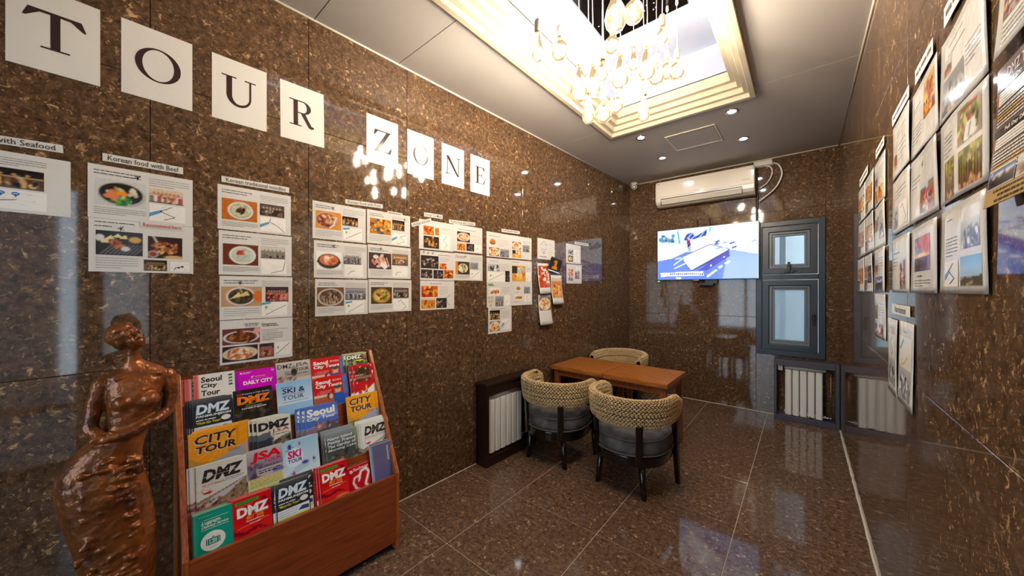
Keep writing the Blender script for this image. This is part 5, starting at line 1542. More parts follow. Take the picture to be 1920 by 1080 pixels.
def scenic(kind, W, H, seed=0):
    r = random.Random(seed + 3); c = Cv(W, H, (150, 140, 130))
    if kind == 'sunset':
        c.grad((70, 60, 110), (236, 150, 80), 0, 0, 1, .6); c.blobs(r, 16, [(206, 80, 70), (90, 90, 140), (60, 90, 120), (226, 120, 80)], .5, .25, .5, .2, .13); c.ell(.55, .55, .35, .06, (250, 210, 120)); c.rect(0, .6, 1, 1, (90, 60, 80))
        for x in (.12, .33, .55, .72, .9): c.poly([(x - .1, 1), (x - .05, .6), (x + .06, .62), (x + .1, 1)], r.choice([(60, 44, 70), (90, 64, 130), (110, 70, 60), (150, 90, 60)]))
    elif kind == 'hill':
        c.grad((120, 170, 206), (176, 206, 226), 0, 0, 1, .7); c.poly([(0, 1), (0, .82), (.2, .70), (.5, .72), (.75, .66), (1, .64), (1, 1)], (84, 74, 56)); c.line([(.3, .95), (.6, .85)], .03, (190, 176, 120))
    elif kind == 'forest':
        c.grad((150, 140, 70), (120, 84, 60), 0, 0, 1, 1); c.blobs(r, 50, [(170, 156, 80), (120, 120, 50), (190, 176, 100), (90, 90, 44)], .5, .3, .5, .3, .08)
        for q in range(9): c.rect(.05 + q * .11, .25 + r.random() * .2, .09 + q * .11, .95, (70, 50, 38))
        c.blobs(r, 20, [(190, 140, 110), (214, 170, 120), (110, 70, 60)], .5, .9, .5, .1, .06)
    elif kind == 'garden':
        c.blobs(r, 70, [(110, 140, 60), (190, 176, 110), (96, 84, 60), (214, 190, 150), (150, 110, 80)], .5, .5, .5, .5, .08); c.poly([(.3, 1), (.4, .55), (.75, .5), (.8, .9)], (226, 222, 216)); c.line([(.5, .9), (.58, .6)], .05, (110, 150, 150)); c.rect(.2, .05, .85, .16, (150, 84, 60))
    elif kind == 'palace':
        c.grad((190, 196, 206), (206, 190, 170), 0, 0, 1, .4); c.poly([(0, .55), (.3, .4), (.7, .4), (1, .55)], (96, 100, 104)); c.rect(.1, .55, .9, .8, (170, 84, 60)); c.rect(0, .8, 1, 1, (206, 186, 150)); c.blobs(r, 20, [(200, 140, 90), (120, 70, 60), (60, 50, 60)], .5, .8, .5, .14, .05)
    elif kind == 'rock':
        c.grad((150, 150, 150), (120, 116, 112), 0, 0, 1, 1); c.blobs(r, 60, [(170, 168, 164), (110, 108, 106), (206, 190, 170), (190, 160, 130)], .5, .65, .5, .35, .06)
    elif kind == 'street':
        c.grad((200, 210, 226), (160, 150, 140), 0, 0, 1, 1); c.rect(0, .2, .35, 1, (120, 90, 84)); c.rect(.62, .1, 1, 1, (150, 120, 100)); c.blobs(r, 40, [(206, 60, 60), (230, 150, 60), (60, 70, 110), (236, 226, 206), (40, 40, 50)], .5, .62, .5, .34, .06)
    elif kind == 'bw':
        c.grad((200, 200, 200), (120, 120, 124), 0, 0, 1, 1); c.blobs(r, 30, [(60, 60, 64), (160, 160, 164), (230, 230, 230), (90, 90, 94)], .5, .6, .5, .36, .09)
    elif kind == 'autumn':
        c.grad((210, 170, 110), (170, 100, 50), 0, 0, 1, 1); c.blobs(r, 50, [(226, 150, 40), (190, 90, 40), (236, 190, 90), (120, 70, 40)], .5, .55, .5, .45, .1)
    elif kind == 'crowd':
        c.mix(np.ones(c.X.shape), (60, 52, 54)); c.rect(0, 0, 1, .4, (96, 110, 170)); c.poly([(0, .1), (.6, .3), (1, .2), (1, .3), (.5, .42)], (200, 206, 226))
        for x in (.2, .45, .75): c.ell(x, .42, .06, .09, (206, 170, 140)); c.poly([(x - .12, 1), (x - .08, .52), (x + .08, .52), (x + .12, 1)], (40, 30, 40)); c.ell(x, .34, .05, .03, (240, 240, 240))
    return c

class Page:
    def __init__(s, o, w, h, warp=None):
        s.o, s.w, s.h, s.ik, s.warp = o, w, h, Ink(), warp
        s.ik.z = .0007
    def pic(s, cv_fn, kind, x0, y0, x1, y1, seed=None, name='photo'):
        W = max(10, int((x1 - x0) * s.w / .0036)); H = max(8, int((y1 - y0) * s.h / .0036))
        c = cv_fn(kind, W, H, seed if seed is not None else PR.randint(1, 999))
        p = c.build(name, s.o, x0 * s.w, (1 - y1) * s.h, (x1 - x0) * s.w, (y1 - y0) * s.h, .0004, M['ink'])
        if s.warp:
            for v in p.data.vertices: v.co.z += s.warp(v.co.x, v.co.y)
    def text(s, x0, y0, x1, y1, n, col=(104, 98, 96), th=.0017, last=.6):
        for q in range(n):
            y = y0 + (y1 - y0) * (q + .5) / n
            s.ik.dashes(PR, x0 * s.w, (1 - y) * s.h, (x1 if q < n - 1 else x0 + (x1 - x0) * last) * s.w, th, col)
    def head(s, x0, y0, x1, n=2):
        for q in range(n):
            s.ik.dashes(PR, x0 * s.w, (1 - y0 - .055 * q) * s.h, (x0 + (x1 - x0) * PR.uniform(.6, 1)) * s.w, .0030, (54, 48, 46))
    def map(s, x0, y0, x1, y1, style=0, river=True):
        def P(u, v): return ((x0 + (x1 - x0) * u) * s.w, (1 - (y0 + (y1 - y0) * v)) * s.h)
        k = Ink(); k.z = .0007
        k.poly([P(0, 0), P(0, 1), P(1, 1), P(1, 0)], (240, 236, 230))
        for _ in range(6): k.line([P(PR.random(), PR.random()), P(PR.random(), PR.random())], .0006, (206, 200, 192), .00015)
        for _ in range(9):
            p = P(PR.uniform(.05, .9), PR.uniform(.08, .92)); k.rect(p[0], p[1], p[0] + PR.uniform(.002, .006), p[1] + .0012, (150, 146, 144), .0002)
        if river: k.poly([P(0, .55 if style != 2 else .05), P(0, .78 if style != 2 else .22), P(.35, .45 if style != 2 else .12), P(.33, .30 if style != 2 else 0)], (96, 150, 190), .0003)
        R_ = {0: [(.4, .05), (.36, .3), (.7, .6), (.95, .98)], 1: [(.95, .05), (.85, .75), (.4, .95)], 2: [(.15, .92), (.95, .25)], 3: [(.95, .1), (.55, .3), (.8, .75), (.4, .98), (.35, .85)], 4: [(.3, .25), (.5, .1), (.85, .75), (.6, .98)], 5: [(.2, .85), (.3, .6), (.55, .5)], 6: [(.6, .1), (.3, .4), (.7, .7), (.4, .9)], 7: [(.05, .9), (.3, .7), (.9, .1)]}[style]
        k.line([P(*q) for q in R_], .0022, (44, 40, 42), .0004)
        if style in (2, 7): k.poly([P(.12, .3), P(.22, .3), P(.2, .5), P(.12, .5)], (120, 190, 80), .0003)
        o = k.build('printed_map', s.o, M['ink'])
        if s.warp:
            for v in o.data.vertices: v.co.z += s.warp(v.co.x, v.co.y) + .0003
    def mark(s, x, y, k=.010):
        X, Y = x * s.w, (1 - y) * s.h
        for a in (.3, 1.4, 2.5, 4.2): s.ik.line([(X - k * cos(a), Y - k * sin(a)), (X + k * .8 * cos(a + .3), Y + k * .8 * sin(a + .3))], .0018, (30, 28, 30))
    def done(s):
        if s.ik.f:
            o = s.ik.build('printed_text', s.o, M['ink'])
            if s.warp:
                for v in o.data.vertices: v.co.z += s.warp(v.co.x, v.co.y) + .0003

def sheet(name, label, cat, M4, w, h, group=None, mat='page', warp=None, t=.0007):
    b = MB()
    nx, ny = (10, 10) if warp else (1, 1)
    vs = []; fs = []
    for zz in (0, -t):
        for j in range(ny + 1):
            for i in range(nx + 1):
                x, y = w * i / nx, h * j / ny
                vs.append((x, y, zz + (warp(x, y) if warp else 0)))
    N_ = (nx + 1) * (ny + 1)
    def id_(i, j, l): return l * N_ + j * (nx + 1) + i
    for j in range(ny):
        for i in range(nx):
            fs.append((id_(i, j, 0), id_(i + 1, j, 0), id_(i + 1, j + 1, 0), id_(i, j + 1, 0))); fs.append((id_(i, j, 1), id_(i, j + 1, 1), id_(i + 1, j + 1, 1), id_(i + 1, j, 1)))
    for i in range(nx): fs += [(id_(i, 0, 1), id_(i + 1, 0, 1), id_(i + 1, 0, 0), id_(i, 0, 0)), (id_(i, ny, 0), id_(i + 1, ny, 0), id_(i + 1, ny, 1), id_(i, ny, 1))]
    for j in range(ny): fs += [(id_(0, j, 0), id_(0, j + 1, 0), id_(0, j + 1, 1), id_(0, j, 1)), (id_(nx, j, 1), id_(nx, j + 1, 1), id_(nx, j + 1, 0), id_(nx, j, 0))]
    b.add(vs, fs, 0, bool(warp))
    o = obj(name, b, M[mat], None, M4)
    tag(o, label, cat, group)
    return Page(o, w, h, warp)

PW, PH = .296, .207
def lpage(label, s, z, group, w=PW, h=PH, off=.0016, roll=0):
    return sheet('info_page', label, 'page', LM(s, z - h, off) @ Matrix.Rotation(roll, 4, 'Z'), w, h, group)
def std(p, fk, sk, ms, mark=None, foodbox=(.05, .25, .50, .73), shopbox=(.545, .29, .90, .58), river=True):
    p.head(.05, .11, .50); p.pic(food, fk, *foodbox); p.pic(shop, sk, *shopbox)
    p.text(.05, foodbox[3] + .04, .52, .93, 4); p.text(.55, .09, .96, .27, 4); p.map(.55, .61, .92, .95, ms, river)
    if mark: p.mark(*mark)
    p.done()

# ---- big letter pages
GL = 'large letter pages along the left wall'
INKC = (62, 44, 42)
def letter_page(ch, label, s, z, draw, roll=0.0):
    o = sheet('letter_page', label, 'sign', LM(s, z - .297, .0016) @ Matrix.Rotation(roll, 4, 'Z'), .210, .297, GL)
    k = o.ik; k.z = .0006; draw(k); o.done(); o.o.children[0].name = 'printed_letter'
# letters drawn in page metres; baseline .085, cap height .135
B_, T_2 = .082, .218
def serif(k, x, y, w, t=.006): k.rect(x - w / 2, y, x + w / 2, y + t, INKC)
def dT(k):
    k.rect(.045, T_2 - .010, .165, T_2, INKC); k.poly([(.045, T_2), (.033, T_2 - .036), (.040, T_2 - .036), (.070, T_2 - .010)], INKC, .0001); k.poly([(.165, T_2), (.177, T_2 - .036), (.170, T_2 - .036), (.140, T_2 - .010)], INKC, .0001)
    k.rect(.094, B_, .116, T_2, INKC, .0002); serif(k, .105, B_, .066)
def dO(k): k.arc(.105, (B_ + T_2) / 2, .068, .070, 0, 2 * pi, .021, .006, INKC, 48)
def dO2(k): k.arc(.105, (B_ + T_2) / 2, .062, .070, 0, 2 * pi, .016, .005, INKC, 48)
def dU(k):
    k.rect(.052, B_ + .05, .073, T_2, INKC); serif(k, .062, T_2 - .006, .056); k.rect(.139, B_ + .05, .147, T_2, INKC); serif(k, .143, T_2 - .006, .044)
    k.arc(.0995, B_ + .05, .0475, .052, pi, 1.5 * pi, .021, .012, INKC, 12); k.arc(.0995, B_ + .05, .0475, .052, 1.5 * pi, 2 * pi, .008, .012, INKC, 12)
def dR(k):
    k.rect(.060, B_, .081, T_2, INKC); serif(k, .070, B_, .056); serif(k, .070, T_2 - .006, .056)
    cy = T_2 - .034; k.rect(.081, T_2 - .006, .108, T_2, INKC); k.rect(.081, cy - .034, .108, cy - .028, INKC); k.arc(.104, cy, .040, .034, -pi / 2, pi / 2, .020, .006, INKC, 16, .0001)
    k.poly([(.094, cy - .034), (.116, cy - .032), (.146, B_ + .014), (.158, B_ + .012), (.158, B_ + .004), (.146, B_ - .002), (.132, B_ + .002)], INKC, .0002)
def dZ(k):
    k.rect(.052, T_2 - .007, .156, T_2, INKC); k.poly([(.052, T_2), (.046, T_2 - .034), (.053, T_2 - .034), (.072, T_2 - .007)], INKC, .0001); k.rect(.050, B_, .158, B_ + .007, INKC); k.poly([(.158, B_), (.166, B_ + .036), (.159, B_ + .036), (.138, B_ + .007)], INKC, .0001)
    k.poly([(.132, T_2), (.156, T_2), (.076, B_), (.050, B_)], INKC, .0002)
def dN(k):
    k.rect(.048, B_, .055, T_2, INKC); serif(k, .051, B_, .040); k.poly([(.036, T_2), (.066, T_2), (.160, B_ - .004), (.152, B_ - .004), (.140, B_)], INKC, .0001); k.rect(.152, B_, .159, T_2, INKC, .0002); serif(k, .155, T_2 - .006, .040)
def dE(k):
    k.rect(.064, B_, .085, T_2, INKC); serif(k, .072, B_, .05); k.rect(.05, T_2 - .006, .146, T_2, INKC); k.rect(.05, B_, .150, B_ + .006, INKC, .0001); k.rect(.085, (B_ + T_2) / 2 - .003, .122, (B_ + T_2) / 2 + .003, INKC)
    k.poly([(.146, T_2), (.152, T_2 - .034), (.146, T_2 - .034), (.128, T_2 - .006)], INKC, .0002); k.poly([(.150, B_), (.158, B_ + .038), (.152, B_ + .038), (.130, B_ + .006)], INKC, .0002); k.rect(.118, (B_ + T_2) / 2 - .018, .124, (B_ + T_2) / 2 + .018, INKC, .0002)
for ch_, s_, z_, fn, lab, rl in (('T', -5.080, 2.484, dT, 'white page with the big serif letter T, first letter of the row', 0), ('O', -4.816, 2.488, dO, 'white page with the big letter O between T and U', 0), ('U', -4.540, 2.489, dU, 'white page with the big serif letter U', 0),
                         ('R', -4.270, 2.487, dR, 'white page with the big serif letter R', .01), ('Z', -3.819, 2.482, dZ, 'white page with the big serif letter Z', 0), ('O', -3.540, 2.479, dO2, 'white page with the letter O between Z and N', 0),
                         ('N', -3.260, 2.475, dN, 'white page with the big serif letter N', 0), ('E', -2.984, 2.472, dE, 'white page with the big serif letter E, last letter of the row', 0)):
    letter_page(ch_, lab, s_, z_, fn, rl)

# ---- heading strips
GS = 'printed heading strips above the pages'
def strip_label(Mx, w, h, label, txt=None, col=(60, 54, 54), pad=.06, under=None):
    p = sheet('heading_strip', label, 'label', Mx, w, h, GS, 'matte')
    if txt: p.ik.text(txt, w * pad, h * .18, w * (1 - pad), h * .86, col, .004)
    else: p.ik.dashes(PR, w * .08, h * .4, w * .92, h * .25, (120, 110, 106))
    p.done()
def ls(s, z, w, h, label, txt, roll=0.0, off=.0035, **kw): strip_label(LM(s, z, off) @ Matrix.Rotation(roll, 4, 'Z'), w, h, label, txt, **kw)
ls(-5.245, 1.888, .288, .029, 'heading strip reading with Seafood at the left picture edge', 'Korean food with Seafood', .05)
ls(-4.864, 1.901, .228, .030, 'heading strip reading Korean food with Beef', 'Korean food with Beef', .008)
ls(-4.506, 1.901, .274, .028, 'heading strip reading Korean traditional noodles', 'Korean traditional noodles', .015)
ls(-3.945, 1.902, .231, .026, 'heading strip reading Korean food with Pork', 'Korean food with Pork', .045)
ls(-3.684, 1.881, .106, .023, 'small handwritten strip on the upper right pork page', None)
ls(-3.410, 1.910, .157, .029, 'heading strip reading Korean Chi Maek', 'Korean Chi Maek', .03)
ls(-3.505, 1.823, .168, .028, 'tilted heading strip reading chicken and beer', 'chicken and beer', .34, .0045)
ls(-3.193, 1.893, .258, .028, 'heading strip reading Korean food with Chicken', 'Korean food with Chicken', .05)
ls(-2.632, 1.897, .240, .028, 'heading strip above the western food pages', None, .03)
ls(-1.461, 1.904, .300, .030, 'heading strip above the two far pages by the corner', None, .01)
ls(-4.764, 1.656, .130, .022, 'white sticker with red recommend lettering on the beef pages', 'Recommend here', 0, .0035, col=(206, 40, 34))

# ---- left wall pages
GB = 'menu pages on the left wall'
p = lpage('seafood page cut by the left picture edge, street stall photo', -5.237, 1.875, GB)
p.pic(food, 'tomato', .02, .25, .295, .72); p.pic(shop, 'night', .33, .27, .80, .60); p.text(.33, .09, .82, .24, 4); p.map(.33, .63, .82, .95, 5, False)
for x in (.50, .60): p.ik.ell(x * PW, .31 * PH, .0085, .006, (70, 120, 190), 18, .0006); p.ik.poly([(x * PW - .005, .30 * PH), (x * PW + .005, .30 * PH), (x * PW, .25 * PH)], (70, 120, 190), .0006); p.ik.rect(x * PW - .005, .31 * PH - .001, x * PW + .005, .31 * PH + .001, (220, 230, 240), .0009)
p.done()
std(lpage('beef page with a bowl of raw beef, egg and greens', -4.901, 1.884, GB), 'bibim', 'market', 6, (.44, .14), (.06, .24, .52, .74))
p = lpage('beef page with grilled meat photos below the beef bowl page', -4.899, 1.676, GB)
p.head(.05, .07, .42, 1); p.text(.05, .12, .30, .17, 1, (60, 54, 54), .003); p.mark(.28, .16); p.pic(food, 'grill', .06, .22, .48, .68); p.pic(food, 'stir', .53, .26, .88, .70); p.pic(shop, 'night', .49, .74, .72, .96); p.text(.06, .72, .44, .95, 5); p.map(.75, .76, .96, .96, 5, False)
p.ik.ell(.84 * PW, .12 * PH, .004, .004, (50, 70, 130), 12, .0006); p.ik.ell(.88 * PW, .14 * PH, .005, .004, (50, 70, 130), 12, .0006); p.done()
std(lpage('noodle page with a pale bowl on orange wood, top of the noodle column', -4.520, 1.889, GB), 'noodle_white', 'dark', 0, None, (.05, .29, .51, .77))
std(lpage('noodle page with red sauce on white noodles, second in the column', -4.516, 1.676, GB), 'noodle_red', 'pale', 1, None, (.05, .29, .51, .77), river=False)
std(lpage('noodle page with tofu triangles in dark broth, third in the column', -4.513, 1.463, GB), 'tofu', 'red', 2, (.26, .15), (.02, .24, .55, .70), (.60, .24, .94, .62))
p = lpage('black bean noodle page, bottom of the noodle column', -4.512, 1.253, GB)
p.ik.text('“동춘반점”', .30 * PW, .83 * PH, .51 * PW, .92 * PH, (60, 54, 54), .004); p.ik.text('Jajangmyeon', .54 * PW, .83 * PH, .76 * PW, .90 * PH, (60, 54, 54), .006); p.text(.56, .15, .94, .22, 1, (70, 64, 64), .003)
p.pic(food, 'jajang', .03, .20, .52, .56); p.pic(food, 'tangsu', .03, .60, .49, .95); p.pic(shop, 'red', .51, .60, .72, .94); p.text(.54, .25, .93, .33, 2); p.text(.55, .34, .85, .54, 5, (80, 74, 74), .0022); p.map(.74, .60, .98, .92, 7, False); p.done()
GPK = GB
std(lpage('pork page with sliced roast pork on an orange board, top left of six', -4.120, 1.889, GPK), 'pork', 'night', 2, (.36, .14), (.05, .24, .51, .72), (.53, .30, .84, .56))
std(lpage('pork page with a black stew pot cut out on white, middle left of six', -4.113, 1.672, GPK), 'stew', 'white', 5, (.35, .12), (.04, .28, .49, .76), (.53, .27, .88, .60), river=False)
std(lpage('pork page with a plate of brown trotters, bottom left of six', -4.107, 1.457, GPK), 'jokbal', 'grey', 2, None, (.03, .22, .52, .74), (.54, .23, .96, .58))
std(lpage('pork page with an orange skewer photo, top right of six', -3.816, 1.893, GPK), 'skewer', 'night', 3, (.86, .14), (.06, .24, .53, .70), (.56, .20, .86, .52))
std(lpage('pork page with raw bacon on a dark plate, middle right of six', -3.811, 1.677, GPK), 'bacon', 'wood', 5, (.28, .10), (.02, .23, .52, .72), (.54, .22, .93, .58), river=False)
std(lpage('pork page with a bowl of yellow soup, bottom right of six', -3.806, 1.462, GPK), 'yellow', 'dark', 4, None, (.05, .23, .52, .74), (.55, .25, .93, .58), river=False)
p = lpage('chicken page half under the tilted strip, round yellow chicken photo', -3.450, 1.889, GB)
p.pic(food, 'chicken', .12, .20, .41, .50); p.pic(food, 'skewer', .45, .22, .56, .48); p.pic(food, 'beer', .12, .54, .56, .95); p.text(.64, .20, .9, .28, 2); p.map(.60, .42, .90, .95, 6, False); p.done()
p = lpage('chicken page with a plate photo above small photos, upper right of five', -3.153, 1.896, GB)
p.head(.15, .17, .8, 1); p.pic(food, 'tangsu', .12, .25, .55, .62); p.pic(food, 'curry', .12, .66, .40, .95); p.pic(food, 'darkpic', .43, .66, .70, .94); p.map(.72, .66, .94, .95, 5, False); p.text(.6, .34, .9, .4, 1); p.done()
p = lpage('chicken page with a dark table photo and four small photos', -3.442, 1.672, GB)
p.pic(food, 'darkpic', .02, .16, .52, .60); p.pic(food, 'chicken', .55, .40, .76, .60); p.pic(food, 'darkpic', .02, .64, .34, .93); p.pic(food, 'darkpic', .37, .64, .66, .94); p.pic(food, 'chicken', .68, .62, .97, .92); p.mark(.1, .06); p.mark(.22, .07); p.mark(.35, .07); p.head(.5, .12, .9, 1); p.text(.55, .18, .85, .36, 4); p.done()
std(lpage('chicken page with white stew in a black bowl, middle right of five', -3.150, 1.676, GB), 'rice', 'grey', 7, (.38, .09), (.06, .30, .53, .78), (.55, .30, .84, .56), river=False)
p = lpage('chicken page with three fried chicken photos, bottom of the chicken group', -3.441, 1.461, GB)
p.head(.28, .11, .8, 1); p.pic(food, 'chicken', .03, .18, .49, .56); p.pic(food, 'curry', .03, .61, .42, .95); p.pic(food, 'darkpic', .45, .60, .76, .95); p.text(.53, .2, .8, .5, 5); p.ik.line([(.75 * PW, .40 * PH), (.88 * PW, .52 * PH)], .002, (50, 46, 46), .0006); p.ik.line([(.75 * PW, .40 * PH), (.80 * PW, .18 * PH), (.86 * PW, .15 * PH)], .002, (50, 46, 46), .0006); p.done()
GW = GB
p = lpage('western food page with a burger strip and two photos, top left', -2.810, 1.882, GW)
p.head(.10, .16, .85, 1); p.pic(food, 'burger', .10, .22, .38, .56); p.pic(food, 'pasta', .10, .62, .50, .96); p.pic(shop, 'grey', .54, .64, .93, .97); p.text(.42, .25, .9, .55, 4); p.done()
p = lpage('western food page with a taco photo, top right', -2.516, 1.884, GW)
p.pic(food, 'pasta', .08, .26, .48, .58); p.pic(food, 'fries', .08, .62, .48, .95); p.pic(shop, 'grey', .56, .34, .90, .66); p.text(.56, .16, .95, .3, 3); p.done()
p = lpage('western food page with a grey interior photo and a big map', -2.809, 1.662, GW)
p.head(.1, .12, .5, 1); p.pic(scenic, 'bw', .06, .22, .52, .52); p.text(.56, .2, .9, .5, 5); p.map(.04, .55, .74, .95, 7, False); p.pic(food, 'darkpic', .76, .48, .95, .95); p.done()
p = lpage('western food page with a large burger and fries photo', -2.512, 1.665, GW)
p.head(.06, .10, .5, 1); p.pic(food, 'fries', .05, .24, .68, .92); p.text(.72, .3, .95, .5, 3); p.map(.70, .52, .95, .92, 5, False); p.done()
p = lpage('western food page with a long sandwich and a row of small discs', -2.806, 1.456, GW)
p.pic(food, 'sandwich', .10, .20, .52, .52); p.ik.line([(.06 * PW, .92 * PH), (.22 * PW, .94 * PH)], .010, (96, 150, 60), .0002); p.ik.line([(.08 * PW, .87 * PH), (.28 * PW, .89 * PH)], .005, (40, 36, 40), .0003)
for x, y in ((.09, .62), (.20, .62), (.09, .77), (.20, .77), (.15, .92)): p.ik.ell(x * PW, (1 - y) * PH, .012, .012, (150, 120, 96), 16, .0002); p.ik.ell(x * PW, (1 - y) * PH, .008, .008, (220, 200, 170), 14, .0004)
p.pic(shop, 'grey', .33, .56, .68, .97); p.text(.58, .18, .95, .45, 5); p.map(.71, .52, .97, .95, 5, False); p.done()
p = lpage('western food page with two small burgers, lower right', -2.509, 1.462, GW)
p.pic(food, 'burger', .22, .14, .44, .36); p.pic(food, 'sandwich', .14, .52, .54, .78); p.pic(shop, 'grey', .60, .18, .90, .48); p.map(.6, .55, .92, .85, 6, False); p.text(.15, .40, .5, .46, 1); p.text(.15, .82, .5, .9, 2); p.done()
p = lpage('western food page alone at the bottom, dark photo over an egg photo', -2.790, 1.249, GW, .288, .222)
p.pic(shop, 'night', .06, .12, .48, .48); p.pic(food, 'pasta', .06, .54, .48, .92); p.head(.1, .08, .8, 1); p.text(.54, .16, .9, .42, 5); p.map(.55, .5, .92, .9, 7, True); p.done()
p = lpage('page with a drawn chef hat, right of the western food pages', -2.130, 1.903, GB, .288, .205)
q = p.ik
for cx_, cy_, rr_ in ((.24, .66, .020), (.36, .76, .026), (.48, .66, .020)): q.arc(cx_ * .288, cy_ * .205, rr_, rr_, -.3, pi + .3, .003, .003, (50, 44, 44), 16)
q.line([(.20 * .288, .58 * .205), (.24 * .288, .48 * .205), (.49 * .288, .48 * .205), (.52 * .288, .58 * .205)], .003, (50, 44, 44)); q.dashes(PR, .06, .078, .14, .004, (50, 44, 44)); q.dashes(PR, .08, .058, .12, .006, (50, 44, 44)); q.dashes(PR, .04, .022, .15, .008, (120, 112, 110)); p.text(.62, .2, .92, .8, 6); p.done()
p = lpage('upper of the two pages nearest the back corner', -1.631, 1.897, GB, .302, .211)
p.pic(scenic, 'bw', .12, .25, .45, .55); p.pic(food, 'rice', .12, .6, .45, .92); p.map(.52, .25, .92, .9, 6, False); p.done()
p = lpage('lower of the two pages nearest the back corner', -1.622, 1.674, GB, .312, .210)
p.pic(food, 'tomato', .12, .25, .42, .6); p.pic(scenic, 'bw', .12, .64, .42, .85); p.pic(scenic, 'street', .55, .3, .85, .75); p.map(.6, .1, .9, .28, 5, False); p.done()
# loose food flyers hung by their tops
def flyer(label, s, z, w, h, kind, curl, pics, roll=0.0):
    wf = lambda x, y: .004 + curl * ((h - y) / h) ** 2 + .006 * sin(3 * x / w) * (1 - y / h)
    p = sheet('food_flyer', label, 'flyer', LM(s, z - h, .001) @ Matrix.Rotation(roll, 4, 'Z'), w, h, 'loose food flyers on the left wall', 'page', wf)
    for b_ in pics: p.pic(food, kind, *b_)
    p.text(.12, .88, .88, .95, 2); p.done()
flyer('loose flyer with tomato stew, upper left of the loose flyers', -2.125, 1.655, .185, .300, 'tomato', .03, [(.06, .08, .97, .80)], .03)
flyer('loose flyer with orange curry, right of the stew flyer', -1.915, 1.546, .195, .298, 'curry', .035, [(.05, .10, .95, .78)])
flyer('loose flyer with a round egg dish, lowest of the loose flyers', -2.120, 1.345, .205, .295, 'pasta', .03, [(.06, .08, .94, .52)])
wf = lambda x, y: .02 + .03 * (y / .14) ** 2
p = sheet('curled_flyer', 'small curled black flyer with an orange boot shape below the chef page', 'flyer', LM(-1.985, 1.592, .001) @ Matrix.Rotation(-.16, 4, 'Z'), .20, .14, None, 'dkgrey', wf)
p.ik.poly([(.07, .115), (.125, .12), (.125, .07), (.145, .05), (.145, .03), (.055, .03), (.06, .05), (.09, .06), (.085, .095), (.07, .095)], (226, 150, 40)); p.ik.rect(0, 0, .2, .012, (236, 232, 226)); p.done()

# ---- right wall pages
GR = 'travel pages on the right wall'
def rwarp(seed, A=.0035):
    r = random.Random(seed); a, b_, c_ = r.uniform(0, 6), r.uniform(8, 16), r.uniform(6, 12)
    return lambda x, y: A + A * sin(a + b_ * x) * cos(c_ * y + a)
def rpage(label, y, z, w=.305, h=.209, group=GR, seed=1, A=.0030):
    return sheet('travel_page', label, 'page', RM(y, z - h, .002), w, h, group, 'page', rwarp(seed, A))
p = rpage('travel page with a grey rock photo, top of the nearest full column', 1.437, 2.041, seed=1)
p.text(.2, .12, .85, .2, 1, (90, 84, 80)); p.text(.2, .24, .9, .30, 1); p.pic(scenic, 'palace', .10, .28, .28, .48); p.pic(scenic, 'rock', .08, .52, .58, .95); p.text(.62, .45, .92, .7, 5); p.done()
p = rpage('travel page with three forest photos, middle of the nearest full column', 1.437, 1.826, seed=2)
p.text(.14, .18, .36, .48, 6); p.pic(scenic, 'garden', .48, .06, .90, .46, name='photo'); p.pic(scenic, 'forest', .14, .5, .40, .96); p.pic(scenic, 'forest', .50, .52, .90, .94); p.done()
p = rpage('travel page with a hill under blue sky, bottom of the nearest full column', 1.438, 1.601, w=.312, h=.211, seed=3)
p.text(.15, .12, .40, .16, 1); p.text(.14, .34, .44, .58, 6); p.pic(scenic, 'bw', .52, .22, .90, .52); p.pic(scenic, 'hill', .50, .60, .92, .92); p.map(.14, .62, .46, .92, 6, True); p.done()
p = rpage('travel page with autumn photos, top of the second column', 1.758, 2.042, seed=4)
p.pic(scenic, 'autumn', .50, .10, .92, .62); p.text(.08, .25, .38, .35, 2); p.text(.08, .55, .45, .85, 5); p.done()
p = rpage('travel page with a market photo, middle of the second column', 1.766, 1.825, seed=5)
p.mark(.48, .2); p.text(.08, .3, .4, .5, 3); p.pic(scenic, 'street', .42, .48, .88, .92); p.done()
p = rpage('travel page with a purple and orange sunset photo, bottom of the second column', 1.770, 1.598, seed=6)
p.pic(scenic, 'sunset', .16, .17, .82, .68); p.text(.3, .73, .7, .79, 1, (90, 84, 80), .004); p.text(.2, .80, .8, .92, 3); p.done()
p = rpage('travel page with one narrow photo, top of the third column', 2.082, 2.048, seed=7)
p.pic(scenic, 'palace', .10, .40, .30, .85); p.text(.3, .2, .85, .34, 2); p.text(.4, .45, .85, .8, 4); p.done()
p = rpage('travel page with a dark photo, middle of the third column', 2.084, 1.827, seed=8)
p.pic(scenic, 'bw', .12, .50, .35, .92); p.text(.2, .2, .85, .4, 3); p.map(.45, .5, .9, .9, 4, False); p.done()
p = rpage('travel page with a tall colourful street photo, bottom of the third column', 2.086, 1.597, seed=9)
p.pic(scenic, 'street', .56, .38, .84, .94); p.text(.15, .25, .8, .32, 1, (80, 74, 72), .003); p.text(.1, .35, .4, .6, 4); p.done()
for i, (z, lab, k1, k2) in enumerate(((2.021, 'travel page with a brown photo, top of the fourth column', 'palace', 'autumn'), (1.806, 'travel page with pale photos, second in the fourth column', 'street', 'bw'), (1.594, 'travel page with people in orange, third in the fourth column', 'palace', 'crowd'), (1.378, 'travel page with street photos, lowest in the fourth column', 'street', 'street'))):
    p = rpage(lab, 2.545, z, seed=20 + i)
    p.pic(scenic, k1, .06, .22, .42, .58); p.pic(scenic, k2, .1, .64, .85, .95) if i != 1 else p.pic(scenic, k2, .5, .4, .9, .8); p.text(.5, .2, .9, .5, 5); p.done()
